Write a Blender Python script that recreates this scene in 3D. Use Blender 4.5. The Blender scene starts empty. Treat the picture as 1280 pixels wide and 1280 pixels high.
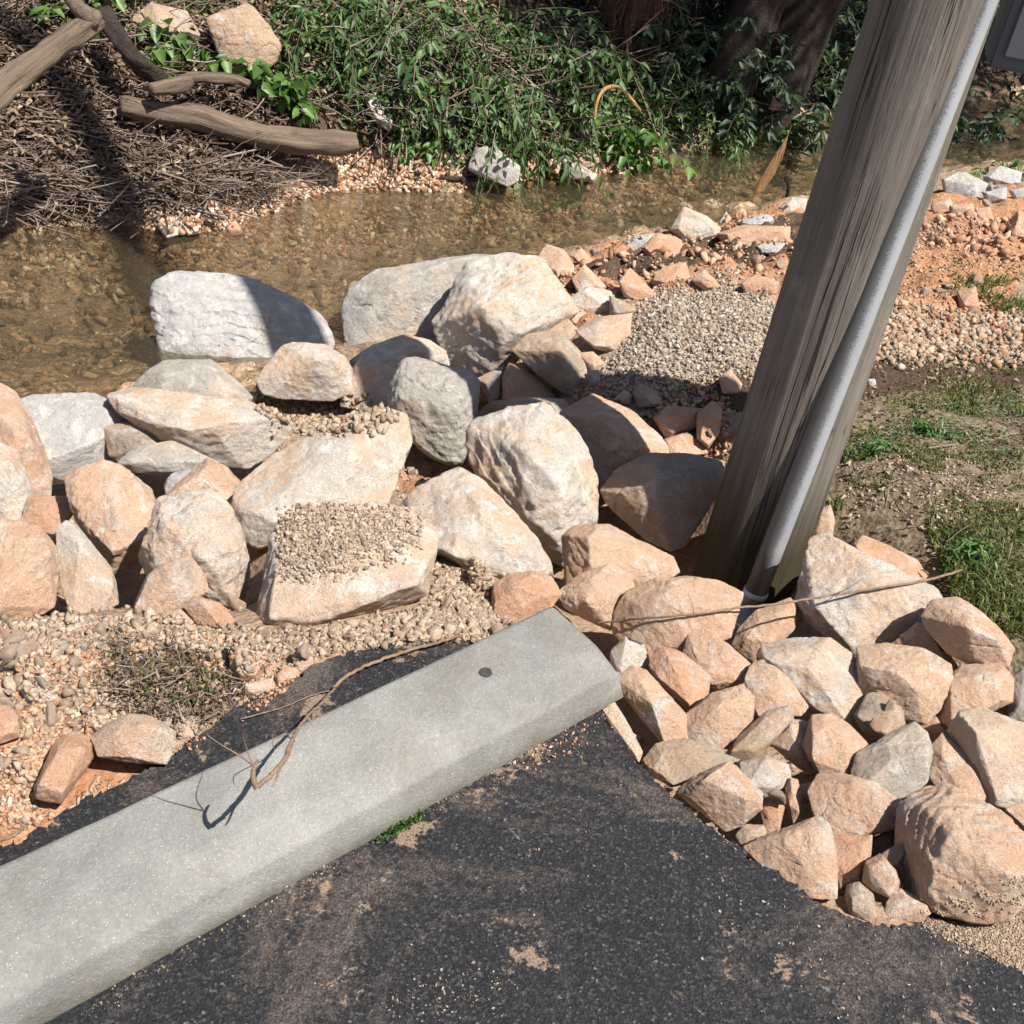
import bpy, bmesh, math, random
import numpy as np
from mathutils import Vector, Matrix

# ------------------------------------------------------------------ camera, light, exposure
F, PITCH, ROLL, CAMH = 1380.0, math.radians(36), math.radians(9), 1.5
SC = bpy.context.scene
COL = SC.collection
cam = bpy.data.cameras.new('camera'); camo = bpy.data.objects.new('camera', cam); COL.objects.link(camo)
cam.sensor_width = 36; cam.sensor_fit = 'HORIZONTAL'; cam.lens = 36 * F / 1280
cam.clip_start = 0.05; cam.clip_end = 2000
_r0 = Vector((1, 0, 0)); _u0 = Vector((0, math.sin(PITCH), math.cos(PITCH))); _f = Vector((0, math.cos(PITCH), -math.sin(PITCH)))
_R = _r0 * math.cos(ROLL) + _u0 * math.sin(ROLL); _U = -_r0 * math.sin(ROLL) + _u0 * math.cos(ROLL)
m = Matrix((( _R.x, _U.x, -_f.x, 0), (_R.y, _U.y, -_f.y, 0), (_R.z, _U.z, -_f.z, CAMH), (0, 0, 0, 1)))
camo.matrix_world = m
SC.camera = camo
SUN_AZ = np.array([0.872, -0.49]); SUN_AZ = SUN_AZ / np.linalg.norm(SUN_AZ)
SUN_EL = math.radians(60)
sund = Vector((SUN_AZ[0] * math.cos(SUN_EL), SUN_AZ[1] * math.cos(SUN_EL), math.sin(SUN_EL)))
w = bpy.data.worlds.new('World'); SC.world = w; w.use_nodes = True
nt = w.node_tree
sky = nt.nodes.new('ShaderNodeTexSky'); sky.sky_type = 'NISHITA'; sky.sun_disc = False
sky.sun_elevation = SUN_EL; sky.sun_rotation = math.atan2(SUN_AZ[0], SUN_AZ[1])
nt.links.new(sky.outputs[0], nt.nodes['Background'].inputs[0]); nt.nodes['Background'].inputs[1].default_value = 0.065
sl = bpy.data.lights.new('sun', 'SUN'); sl.energy = 5.0; sl.angle = math.radians(0.53); sl.color = (1.0, 0.955, 0.89)
so = bpy.data.objects.new('sun', sl); COL.objects.link(so)
so.rotation_euler = sund.to_track_quat('Z', 'Y').to_euler(); so.location = (4, -3, 8)
SC.view_settings.view_transform = 'Standard'; SC.view_settings.look = 'None'
SC.view_settings.gamma = 1; SC.view_settings.exposure = 0.78
SC.cycles.max_bounces = 6; SC.cycles.transparent_max_bounces = 8

rnd = random.Random(7)
rs = np.random.RandomState(7)

# ------------------------------------------------------------------ places: pixel of the photo <-> point of the ground
def raydir(px, py):
    px = np.asarray(px, float); py = np.asarray(py, float)
    d = np.array(_R)[None] * (px.reshape(-1, 1) - 640) - np.array(_U)[None] * (py.reshape(-1, 1) - 640) + np.array(_f)[None] * F
    return d / np.linalg.norm(d, axis=1, keepdims=True)
CAM = np.array([0, 0, CAMH])
def atz(px, py, z):
    d = raydir([px], [py])[0]
    return CAM + d * ((z - CAMH) / d[2])
def w2p(P):
    P = np.asarray(P, float).reshape(-1, 3) - CAM
    u = P @ np.array(_R); v = -(P @ np.array(_U)); d = P @ np.array(_f)
    d = np.where(d < 1e-3, 1e-3, d)
    return 640 + F * u / d, 640 + F * v / d

CTRL = []
for s in """0,1200,-.04 300,1280,-.04 300,1100,-.04 600,1000,-.04 700,1200,-.04 900,1120,-.04 740,930,-.04 1000,1220,-.04 1200,1230,-.04 1380,1300,-.04 -300,1300,-.04
640,1500,-.04 1500,1500,-.04 -300,1100,-.03 820,1030,-.04 1080,1170,-.04
850,920,-.13 950,950,-.15 1050,900,-.16 1100,1060,-.1 1200,1000,-.12 1270,920,-.12 900,810,-.22 1000,790,-.25 930,740,-.36 860,740,-.36 1100,770,-.2 1250,800,-.14 1400,900,-.1
940,690,-.36 1020,720,-.33 1100,600,-.15 1200,550,-.15 1270,650,-.12 1150,450,-.2 1270,450,-.18 1180,700,-.14 1400,600,-.12
1200,350,-.2 1270,300,-.22 1200,275,-.28 1240,240,-.42 1180,205,-.73 1250,205,-.70
870,400,-.24 800,440,-.32 920,380,-.26 850,490,-.34 880,540,-.34 740,500,-.42
900,320,-.36 780,330,-.5 980,280,-.5
60,500,-.66 200,480,-.73 430,420,-.73 560,330,-.75 700,305,-.75 850,268,-.74 980,243,-.74 0,500,-.66 1080,222,-.74
250,540,-.5 100,620,-.33 400,560,-.38 300,690,-.26 150,760,-.12 430,760,-.1 600,650,-.34 570,735,-.12 590,700,-.17 700,600,-.5 800,640,-.52 650,480,-.55 520,500,-.6 400,490,-.52 330,520,-.5
0,1000,-.03 100,950,-.03 250,880,-.03 400,810,-.03 550,780,-.06 150,850,-.01 300,800,-.04 50,850,.01 650,790,-.1 -200,900,0 -200,700,-.2 0,720,-.2
100,400,-1.0 300,330,-.9 500,280,-.88 700,255,-.88 850,235,-.88 60,320,-.83 200,330,-.85 400,275,-.82 950,215,-.88 1100,190,-.88 1200,175,-.86 -200,400,-.95 1350,160,-.88
0,282,-.70 150,275,-.70 240,290,-.70 300,280,-.70 370,240,-.69 500,232,-.69 600,228,-.70 800,215,-.73 900,185,-.73 1030,165,-.73 1230,125,-.72 -150,300,-.68 1400,110,-.72
430,205,-.63 200,262,-.64 100,200,-.48 250,180,-.46 200,100,-.24 100,60,-.14 300,50,-.12 400,120,-.3 500,60,-.16 600,110,-.28 700,100,-.3 600,170,-.5 700,170,-.55 500,160,-.45
850,100,-.42 950,90,-.46 1100,60,-.5 1250,60,-.5""".split():
    a, b, c = map(float, s.split(',')); CTRL.append(atz(a, b, c))
for x, y, z in ((-4, 8.5, .35), (-2, 9, .3), (0, 9.5, .1), (2, 11, -.1), (5, 13, -.2), (-8, 8, .5), (-12, 12, .9), (0, 14, .6), (8, 16, .4), (-6, 20, 1.2), (6, 24, 1.2), (0, 40, 2.5), (20, 30, 2), (-20, 30, 2),
                (9, 11.5, -.85), (12, 14, -.85), (-5, 3.6, -.95), (-9, 3.2, -.95), (-5, 5.4, -.7), (-9, 5, -.7), (-3.2, 1.8, -.25), (-6, 1.5, -.1), (4, 3, -.1), (6, 5, -.1), (8, 8, -.3), (5, 7, -.25),
                (0, -3, -.04), (-5, -3, -.04), (5, -3, -.04), (-8, 0, -.04), (8, 0, -.05), (3, 0, -.04), (15, 5, 0), (-15, 0, 0)):
    CTRL.append(np.array([x, y, z]))
CTRL = np.array(CTRL)
_n = len(CTRL)
def _ker(d): return np.sqrt(d * d + 0.01)
_A = _ker(np.linalg.norm(CTRL[:, None, :2] - CTRL[None, :, :2], axis=2)) + np.eye(_n) * -0.03
_A = np.block([[_A, np.ones((_n, 1)), CTRL[:, :2]], [np.ones((1, _n)), np.zeros((1, 3))], [CTRL[:, :2].T, np.zeros((2, 3))]])
_W = np.linalg.solve(_A, np.concatenate([CTRL[:, 2], np.zeros(3)]))
def hz(x, y):
    x = np.asarray(x, float).ravel(); y = np.asarray(y, float).ravel()
    out = np.empty(len(x))
    for i in range(0, len(x), 20000):
        a, b = np.clip(x[i:i+20000], -22, 22), np.clip(y[i:i+20000], -4, 42)
        d = np.sqrt((a[:, None] - CTRL[None, :, 0]) ** 2 + (b[:, None] - CTRL[None, :, 1]) ** 2)
        out[i:i+20000] = _ker(d) @ _W[:_n] + _W[_n] + _W[_n+1] * a + _W[_n+2] * b
    return out
def ground(px, py):
    d = raydir([px], [py])[0]
    s = np.arange(0.8, 30, 0.02); P = CAM + d * s[:, None]
    below = np.nonzero(P[:, 2] < hz(P[:, 0], P[:, 1]))[0]
    return P[below[0]] if len(below) else P[-1]

def inpoly(px, py, poly):
    px = np.asarray(px); py = np.asarray(py); c = np.zeros(px.shape, bool); n = len(poly)
    for i in range(n):
        x1, y1 = poly[i]; x2, y2 = poly[(i + 1) % n]
        if y1 == y2: continue
        c ^= ((y1 > py) != (y2 > py)) & (px < (x2 - x1) * (py - y1) / (y2 - y1) + x1)
    return c
def PL(s): return [tuple(map(float, t.split(','))) for t in s.split()]

# ------------------------------------------------------------------ noise
def _hash(i, j, k, s):
    h = (i * 73856093) ^ (j * 19349663) ^ (k * 83492791) ^ (s * 2654435761 & 0x7fffffff)
    h = (h ^ (h >> 13)) * 1274126177 & 0x7fffffff
    h = (h ^ (h >> 16)) & 0xffffff
    return h / float(0xffffff) * 2 - 1
def vn(P, s=0):
    i = np.floor(P).astype(np.int64); f = P - i; f = f * f * (3 - 2 * f); o = 0
    for a in (0, 1):
        for b in (0, 1):
            for c in (0, 1):
                wgt = (f[:, 0] if a else 1 - f[:, 0]) * (f[:, 1] if b else 1 - f[:, 1]) * (f[:, 2] if c else 1 - f[:, 2])
                o = o + wgt * _hash(i[:, 0] + a, i[:, 1] + b, i[:, 2] + c, s)
    return o
def fbm(P, s=0, o=4):
    r = 0; a = 1.0
    for k in range(o):
        r = r + a * vn(P * (2.03 ** k) + 17.3 * k, s + k); a *= .5
    return r

# ------------------------------------------------------------------ materials
def newmat(name):
    mt = bpy.data.materials.new(name); mt.use_nodes = True
    nt = mt.node_tree; b = nt.nodes['Principled BSDF']
    return mt, nt, b
class G:
    def __init__(s, nt): s.nt = nt
    def n(s, t, **k):
        x = s.nt.nodes.new('ShaderNode' + t)
        for a, v in k.items():
            if a in x.inputs.keys() and not hasattr(x, a): x.inputs[a].default_value = v
            else: setattr(x, a, v)
        return x
    def l(s, a, b): s.nt.links.new(a, b)
    def coord(s, kind='Object', scale=None, rnd=False):
        c = s.n('TexCoord').outputs[kind]
        if rnd:
            oi = s.n('ObjectInfo'); ad = s.n('VectorMath', operation='MULTIPLY_ADD')
            cb = s.n('CombineXYZ'); 
            for i in range(3): s.l(oi.outputs['Random'], cb.inputs[i])
            s.l(cb.outputs[0], ad.inputs[0]); ad.inputs[1].default_value = (37, 53, 71); s.l(c, ad.inputs[2]); c = ad.outputs[0]
        if scale:
            mp = s.n('VectorMath', operation='MULTIPLY'); s.l(c, mp.inputs[0]); mp.inputs[1].default_value = scale; c = mp.outputs[0]
        return c
    def noise(s, c, sc, det=5, rough=.55, dist=0):
        x = s.n('TexNoise'); x.inputs['Scale'].default_value = sc; x.inputs['Detail'].default_value = det
        x.inputs['Roughness'].default_value = rough; x.inputs['Distortion'].default_value = dist; s.l(c, x.inputs['Vector']); return x.outputs[0]
    def vor(s, c, sc, feat='F1', out='Distance'):
        x = s.n('TexVoronoi'); x.feature = feat; x.inputs['Scale'].default_value = sc; s.l(c, x.inputs['Vector']); return x.outputs[out]
    def ramp(s, v, *st):
        x = s.n('ValToRGB'); e = x.color_ramp.elements
        while len(e) < len(st): e.new(0.5)
        for i, (p, c) in enumerate(st):
            e[i].position = p; e[i].color = (c, c, c, 1) if isinstance(c, (int, float)) else (*c, 1)
        s.l(v, x.inputs[0]); return x.outputs[0]
    def mix(s, f, a, b, mode='MIX'):
        x = s.n('Mix'); x.data_type = 'RGBA'; x.blend_type = mode
        for i, v in ((0, f), (6, a), (7, b)):
            if isinstance(v, (int, float)): x.inputs[i].default_value = v if i == 0 else (v, v, v, 1)
            elif isinstance(v, tuple): x.inputs[i].default_value = (*v, 1)
            else: s.l(v, x.inputs[i])
        return x.outputs[2]
    def math(s, op, a, b=0.0, clamp=False):
        x = s.n('Math'); x.operation = op; x.use_clamp = clamp
        for i, v in ((0, a), (1, b)):
            if isinstance(v, (int, float)): x.inputs[i].default_value = v
            else: s.l(v, x.inputs[i])
        return x.outputs[0]
    def bump(s, h, dist, st=1.0, prev=None):
        x = s.n('Bump'); x.inputs['Strength'].default_value = st; x.inputs['Distance'].default_value = dist
        s.l(h, x.inputs['Height'])
        if prev is not None: s.l(prev, x.inputs['Normal'])
        return x.outputs[0]

def rock_mat(name, dust, stone, dark, white=.5, dustamt=.5):
    mt, nt, b = newmat(name); g = G(nt); c = g.coord('Object', rnd=True)
    n1 = g.noise(c, 4, 8, .66, .9); n2 = g.noise(c, 22, 7, .65, .3); n3 = g.noise(c, 130, 5, .7); n0 = g.noise(c, 2.2, 3, .5, .8)
    body = g.mix(g.ramp(n2, (.3, 0.0), (.7, 1.0)), stone, tuple(v * .78 for v in stone))
    body = g.mix(g.ramp(n1, (.28, .9), (.38, 0.0)), body, dark)
    lo = .62 - .3 * dustamt
    dm = g.ramp(g.math('ADD', g.math('MULTIPLY', n1, .62), g.math('MULTIPLY', n0, .4)), (lo - .02, 0.0), (lo + .05, 1.0))
    dm = g.math('MULTIPLY', dm, g.ramp(n3, (.25, .5), (.5, 1.0)))
    dcol = g.mix(g.ramp(n2, (.3, 0.0), (.72, 1.0)), dust, tuple(v * w_ for v, w_ in zip(dust, (.92, .86, .80))))
    col = g.mix(dm, body, dcol)
    # pale scuffs and crushed edges
    geo = g.n('NewGeometry').outputs['Pointiness']
    edge = g.ramp(geo, (.52, 0.0), (.58, 1.0))
    sc = g.math('MULTIPLY', g.ramp(g.noise(c, 9, 9, .76, 1.4), (.52, 0.0), (.60, 1.0)), white)
    sc = g.math('MAXIMUM', sc, g.math('MULTIPLY', edge, white * .7))
    sc = g.math('MULTIPLY', sc, g.ramp(n3, (.3, .3), (.55, 1.0)))
    col = g.mix(sc, col, (.80, .75, .69))
    grit = g.ramp(g.noise(c, 380, 3, .6), (.3, .80), (.5, 1.05), (.72, 1.22))
    col = g.mix(1.0, col, grit, 'MULTIPLY')
    pit = g.ramp(g.vor(c, 55), (.03, .55), (.14, 1.0))
    pm = g.ramp(n2, (.5, 0.0), (.62, 1.0))
    col = g.mix(g.math('MULTIPLY', pm, .6), col, g.mix(1.0, col, pit, 'MULTIPLY'))
    g.l(col, b.inputs['Base Color']); b.inputs['Roughness'].default_value = .92; b.inputs['Specular IOR Level'].default_value = .2
    bp = g.bump(g.noise(c, 14, 10, .72, .7), .05, 1.0)
    bp = g.bump(g.noise(c, 60, 6, .7, .4), .012, .9, bp)
    bp = g.bump(n3, .005, 1.0, bp)
    bp = g.bump(g.vor(c, 55), .004, .5, bp)
    bp = g.bump(g.noise(c, 420, 3, .6), .0018, 1.0, bp)
    g.l(bp, b.inputs['Normal'])
    return mt
M = {}
M['tan'] = rock_mat('limestone_tan', (0.721, 0.488, 0.341), (0.692, 0.579, 0.477), (0.458, 0.334, 0.243), .6, .7)
M['orange'] = rock_mat('limestone_orange', (0.706, 0.428, 0.281), (0.664, 0.505, 0.381), (0.455, 0.285, 0.189), .45, .8)
M['cream'] = rock_mat('limestone_cream', (0.736, 0.555, 0.413), (0.720, 0.640, 0.550), (0.461, 0.381, 0.303), .9, .45)
M['white'] = rock_mat('limestone_white', (0.574, 0.517, 0.460), (0.618, 0.594, 0.561), (0.432, 0.403, 0.365), 1.0, .15)
M['grey'] = rock_mat('limestone_grey', (0.632, 0.529, 0.428), (0.562, 0.517, 0.454), (0.341, 0.307, 0.262), .6, .3)
M['brown'] = rock_mat('limestone_brown', (0.578, 0.414, 0.290), (0.521, 0.431, 0.341), (0.290, 0.216, 0.165), .45, .55)
M['wet'] = rock_mat('limestone_wet', (.16, .10, .05), (.15, .12, .07), (.07, .06, .03), .1, .4)

def simple(name, col, rough=.8, var=.25, sc=20, bump=.002, metal=0, spec=.3):
    mt, nt, b = newmat(name); g = G(nt); c = g.coord('Object')
    n = g.noise(c, sc, 6, .6)
    g.l(g.mix(g.ramp(n, (.3, 0.0), (.7, 1.0)), tuple(v * (1 - var) for v in col), tuple(min(1, v * (1 + var)) for v in col)), b.inputs['Base Color'])
    b.inputs['Roughness'].default_value = rough; b.inputs['Metallic'].default_value = metal; b.inputs['Specular IOR Level'].default_value = spec
    if bump: g.l(g.bump(g.noise(c, sc * 3, 6, .65), bump), b.inputs['Normal'])
    return mt
def tint_mat(name, stops, rough=.9, transl=0.0, bump=0.0, spec=.25):
    mt, nt, b = newmat(name); g = G(nt)
    a = g.n('Attribute'); a.attribute_name = 'tint'
    x = g.n('SeparateColor'); g.l(a.outputs['Color'], x.inputs[0])
    col = g.ramp(x.outputs[0], *stops)
    c = g.coord('Object')
    col = g.mix(1.0, col, g.ramp(g.noise(c, 90, 4, .6), (.3, .75), (.7, 1.15)), 'MULTIPLY')
    g.l(col, b.inputs['Base Color']); b.inputs['Roughness'].default_value = rough; b.inputs['Specular IOR Level'].default_value = spec
    if bump: g.l(g.bump(g.noise(c, 260, 4, .6), bump), b.inputs['Normal'])
    if transl:
        t = g.n('BsdfTranslucent'); g.l(g.mix(1.0, col, (1.3, 1.5, .5), 'MULTIPLY'), t.inputs[0]); ms = g.n('MixShader'); ms.inputs[0].default_value = transl
        g.l(b.outputs[0], ms.inputs[1]); g.l(t.outputs[0], ms.inputs[2]); g.l(ms.outputs[0], nt.nodes['Material Output'].inputs[0])
    return mt
M['gravel_grey'] = tint_mat('gravel_grey', ((0, (0.209, 0.162, 0.119)), (.4, (0.314, 0.252, 0.195)), (.8, (0.389, 0.328, 0.261)), (1, (0.494, 0.446, 0.380))), bump=.001)
M['gravel_tan'] = tint_mat('gravel_tan', ((0, (.24, .165, .115)), (.35, (.37, .265, .185)), (.85, (.44, .335, .25)), (1, (.52, .44, .36))), bump=.0015)
M['gravel_bar'] = tint_mat('gravel_bar', ((0, (.16, .09, .05)), (.3, (.34, .17, .09)), (.65, (.46, .30, .19)), (.9, (.55, .45, .34)), (1, (.66, .58, .48))), bump=.0015)
M['bed_stone'] = tint_mat('bed_stone', ((0, (.07, .055, .035)), (.5, (.19, .14, .09)), (.85, (.34, .21, .125)), (1, (.60, .52, .40))), bump=.003)
M['clod'] = tint_mat('clay_clod', ((0, (.27, .135, .075)), (.5, (.43, .25, .155)), (1, (.54, .37, .25))), bump=.002)
M['dirtclod'] = tint_mat('dusty_clod', ((0, (.24, .175, .12)), (.5, (.36, .27, .19)), (1, (.48, .38, .28))), bump=.003)
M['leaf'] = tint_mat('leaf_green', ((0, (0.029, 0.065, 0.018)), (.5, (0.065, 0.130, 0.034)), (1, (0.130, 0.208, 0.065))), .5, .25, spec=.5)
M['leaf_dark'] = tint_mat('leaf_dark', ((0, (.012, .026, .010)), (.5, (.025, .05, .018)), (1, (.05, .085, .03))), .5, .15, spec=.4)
M['leaf_bright'] = tint_mat('leaf_bright', ((0, (.04, .085, .018)), (.5, (.075, .155, .03)), (1, (.13, .23, .05))), .45, .3, spec=.5)
M['litter'] = tint_mat('leaf_litter', ((0, (0.063, 0.037, 0.023)), (.4, (0.137, 0.089, 0.058)), (.8, (0.252, 0.179, 0.121)), (1, (0.357, 0.284, 0.189))), .85, .05)
M['twig'] = tint_mat('dry_twig', ((0, (0.076, 0.051, 0.038)), (.5, (0.170, 0.128, 0.098)), (1, (0.306, 0.246, 0.196))), .85)
M['grass'] = tint_mat('grass_blade', ((0, (.05, .07, .02)), (.5, (.11, .14, .04)), (.8, (.20, .22, .075)), (1, (.36, .30, .16))), .6, .3)
M['root'] = simple('root_brown', (.13, .065, .038), .9, .5, 30, .004)
M['soil'] = simple('dark_soil', (.10, .065, .04), .95, .5, 30, .006)

def wood_mat(name, light, dark, zs=1.2, xs=45, axis=2, moss=0.0, stain=None):
    mt, nt, b = newmat(name); g = G(nt)
    s = [xs] * 3; s[axis] = zs; c = g.coord('Object', tuple(s)); c0 = g.coord('Object')
    s2 = [xs * 5] * 3; s2[axis] = zs * 4; cf = g.coord('Object', tuple(s2))
    n = g.noise(c, 1, 6, .6, .3 if moss < 0 else 0); fine = g.noise(cf, 1, 4, .6)
    col = g.mix(g.ramp(n, (.3, 0.0), (.7, 1.0)), dark, light)
    col = g.mix(g.ramp(g.noise(c0, 3.5, 5, .6), (.4, 0.0), (.65, .55)), col, tuple(v * .62 for v in light))
    col = g.mix(1.0, col, g.ramp(fine, (.25, .78), (.5, 1.0), (.8, 1.14)), 'MULTIPLY')
    s3 = [xs * .42] * 3; s3[axis] = zs * .10; cc = g.coord('Object', tuple(s3))
    crn = g.noise(cc, 1, 2, .5, 0)
    cr = g.ramp(crn, (.480, 0.0), (.497, 1.0), (.514, 0.0))
    cr = g.math('MULTIPLY', cr, g.ramp(g.noise(c0, 1.7, 3, .5), (.42, 0.0), (.52, 1.0)))
    if moss >= 0: col = g.mix(g.math('MULTIPLY', cr, .85), col, tuple(v * .12 for v in light))
    if stain:
        sep = g.n('SeparateXYZ'); g.l(c0, sep.inputs[0])
        z = g.math('ADD', sep.outputs[2], g.math('MULTIPLY', g.math('SUBTRACT', n, .5), .35))
        col = g.mix(g.ramp(z, (stain[0], 1.0), (stain[1], 0.0)), col, stain[2])
    g.l(col, b.inputs['Base Color']); b.inputs['Roughness'].default_value = .88; b.inputs['Specular IOR Level'].default_value = .2
    bp = g.bump(fine, .0016, .9); bp = g.bump(n, .0015, .6, bp); bp = g.bump(g.math('SUBTRACT', 1.0, cr), .008 if moss >= 0 else .0001, 1.0, bp)
    g.l(bp, b.inputs['Normal']); return mt
def grain_mat(name, light, dark, crack=(24, .5), knots=True, stain=None, bumps=1.0):
    """weathered round wood: fibres, long drying cracks and knots follow the trunk through the 'grain' attribute (metres round and along)"""
    mt, nt, b = newmat(name); g = G(nt); a = g.n('Attribute'); a.attribute_name = 'grain'; v = a.outputs['Vector']
    def sc(x, z):
        m_ = g.n('VectorMath', operation='MULTIPLY'); g.l(v, m_.inputs[0]); m_.inputs[1].default_value = (x, x, z); return m_.outputs[0]
    fib = g.noise(sc(190, 5), 1, 4, .65); band = g.noise(sc(30, 1.3), 1, 5, .6); blot = g.noise(sc(7, 3.5), 1, 6, .65)
    col = g.mix(g.ramp(band, (.32, 0.0), (.68, 1.0)), dark, light)
    col = g.mix(g.ramp(blot, (.40, 0.0), (.66, .6)), col, tuple(x * .6 for x in light))
    col = g.mix(g.ramp(g.noise(sc(14, 9), 1, 7, .75), (.58, 0.0), (.70, .45)), col, tuple(min(1, x * 1.5) for x in light))
    col = g.mix(1.0, col, g.ramp(fib, (.3, .78), (.5, 1.0), (.72, 1.16)), 'MULTIPLY')
    cn = g.noise(sc(*crack), 1, 3, .5); cm = g.ramp(g.noise(sc(9, 1.1), 1, 3, .5), (.50, 0.0), (.57, 1.0))
    c1 = g.math('MULTIPLY', g.ramp(cn, (.487, 0.0), (.499, 1.0), (.511, 0.0)), cm)
    c2 = g.math('MULTIPLY', g.ramp(g.noise(sc(crack[0] * 3, crack[1] * 3), 1, 2, .5), (.48, 0.0), (.50, .8), (.52, 0.0)), g.ramp(g.noise(sc(12, 3), 1, 3, .5), (.57, 0.0), (.66, .8)))
    cr = g.math('MAXIMUM', c1, c2)
    if knots:
        kv = g.vor(sc(3.2, 1.6), 1); kn = g.ramp(kv, (.035, 1.0), (.06, 0.0)); col = g.mix(g.math('MULTIPLY', kn, .8), col, tuple(x * .3 for x in dark))
    col = g.mix(g.math('MULTIPLY', cr, .88), col, tuple(x * .1 for x in light))
    if stain:
        sep = g.n('SeparateXYZ'); g.l(v, sep.inputs[0]); z = g.math('ADD', sep.outputs[2], g.math('MULTIPLY', g.math('SUBTRACT', band, .5), .45))
        col = g.mix(g.ramp(z, (stain[0], 1.0), (stain[1], 0.0)), col, stain[2])
    g.l(col, b.inputs['Base Color']); b.inputs['Roughness'].default_value = .9; b.inputs['Specular IOR Level'].default_value = .18
    bp = g.bump(fib, .0022 * bumps, 1.0); bp = g.bump(g.noise(sc(14, 9), 1, 6, .7), .003 * bumps, .8, bp); bp = g.bump(g.math('SUBTRACT', 1.0, cr), .009, 1.0, bp)
    g.l(bp, b.inputs['Normal']); return mt
M['pole'] = grain_mat('weathered_pole_wood', (.215, .19, .158), (.125, .108, .090), stain=(.05, .40, (.055, .045, .026)))
M['log'] = grain_mat('weathered_log', (.22, .165, .12), (.075, .055, .04), crack=(16, 1.6), bumps=3.0)
def add_grain(me, G3_):
    a = me.attributes.new('grain', 'FLOAT_VECTOR', 'POINT'); a.data.foreach_set('vector', np.asarray(G3_, np.float32).ravel())
M['log_plain'] = simple('log_plain', (.15, .115, .085), .9, .45, 40, .01)
M['bark'] = simple('bark', (.045, .032, .025), .95, .5, 25, .02)

# asphalt
mt, nt, b = newmat('asphalt'); g = G(nt); c = g.coord('Object'); M['asphalt'] = mt
v1 = g.vor(c, 260, out='Color'); vd = g.vor(c, 260)
sp = g.n('SeparateColor'); g.l(v1, sp.inputs[0])
col = g.ramp(sp.outputs[0], (0, (.008, .0085, .0105)), (.6, (.016, .0165, .0185)), (.88, (.028, .028, .029)), (.985, (.055, .052, .05)), (.9985, (.11, .10, .095)))
d1 = g.noise(c, 2.1, 8, .68, .8); d2 = g.noise(c, 75, 6, .75); d3 = g.noise(c, 260, 3, .6)
fm = g.ramp(g.math('ADD', g.math('MULTIPLY', d1, .75), g.math('MULTIPLY', d2, .28)), (.525, 0.0), (.61, 1.0))
film = g.math('MULTIPLY', fm, g.ramp(d3, (.38, .12), (.62, 1.0)))
col = g.mix(g.math('MULTIPLY', film, .8), col, (.15, .115, .088))
cake = g.ramp(g.math('ADD', g.math('MULTIPLY', g.noise(c, 6, 7, .65, .6), .8), g.math('MULTIPLY', d2, .22)), (.585, 0.0), (.61, .85))
cake = g.math('MULTIPLY', cake, g.ramp(d3, (.36, .4), (.5, 1.0)))
col = g.mix(cake, col, (.255, .18, .125))
pale = g.math('MULTIPLY', g.ramp(g.noise(c, 10, 8, .74, 1), (.62, 0.0), (.68, .7)), g.ramp(d2, (.5, .0), (.56, 1.0)))
col = g.mix(pale, col, (.24, .225, .20))
g.l(col, b.inputs['Base Color']); b.inputs['Roughness'].default_value = .85; b.inputs['Specular IOR Level'].default_value = .3
bp = g.bump(vd, .0022, .8); bp = g.bump(d3, .0016, .8, bp); g.l(bp, b.inputs['Normal'])

# concrete
mt, nt, b = newmat('concrete'); g = G(nt); c = g.coord('Object'); M['concrete'] = mt
col = g.mix(g.ramp(g.noise(c, 7, 6, .6, .5), (.3, 0.0), (.7, 1.0)), (.165, .16, .145), (.262, .255, .232))
vc = g.n('SeparateColor'); g.l(g.vor(c, 330, out='Color'), vc.inputs[0])
col = g.mix(g.math('MULTIPLY', g.ramp(g.math('ADD', vc.outputs[0], g.math('MULTIPLY', g.math('SUBTRACT', g.noise(c, 8, 4, .6), .5), .5)), (.80, 0.0), (.88, .7)), g.ramp(g.vor(c, 330), (.15, 1.0), (.4, 0.0))), col, (.48, .47, .43))
col = g.mix(g.math('MULTIPLY', g.ramp(vc.outputs[1], (.975, 0.0), (.98, .75)), g.ramp(g.vor(c, 330), (.2, 1.0), (.4, 0.0))), col, (.10, .09, .08))
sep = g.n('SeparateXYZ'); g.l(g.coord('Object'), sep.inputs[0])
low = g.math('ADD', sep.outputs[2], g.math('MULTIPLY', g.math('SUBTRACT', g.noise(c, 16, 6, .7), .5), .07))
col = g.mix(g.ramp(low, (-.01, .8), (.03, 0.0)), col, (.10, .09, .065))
col = g.mix(g.ramp(g.noise(c, 3.4, 8, .72, 1.2), (.52, 0.0), (.68, .6)), col, (.17, .155, .125))
col = g.mix(g.ramp(g.noise(c, 16, 4, .5), (.74, 0.0), (.76, .75)), col, (.36, .23, .12))
col = g.mix(1.0, col, g.ramp(g.noise(c, 150, 5, .7), (.3, .82), (.7, 1.15)), 'MULTIPLY')
g.l(col, b.inputs['Base Color']); b.inputs['Roughness'].default_value = .85; b.inputs['Specular IOR Level'].default_value = .25
bp = g.bump(g.noise(c, 220, 4, .6), .0018, 1.0); bp = g.bump(g.ramp(g.vor(c, 60), (.02, 0.0), (.06, 1.0)), .002, .6, bp); bp = g.bump(g.noise(c, 12, 5, .6), .004, .5, bp)
g.l(bp, b.inputs['Normal'])
M['hole'] = simple('hole_dark', (.05, .045, .04), .95)
M['rubber'] = simple('black_plastic', (.015, .015, .017), .5)
M['plastic'] = simple('grey_conduit_plastic', (.37, .39, .41), .45, .06, 14, .0004, spec=.4)
M['plastic_old'] = simple('grey_conduit_dirty', (.27, .26, .23), .7, .25, 40, .0008)
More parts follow.
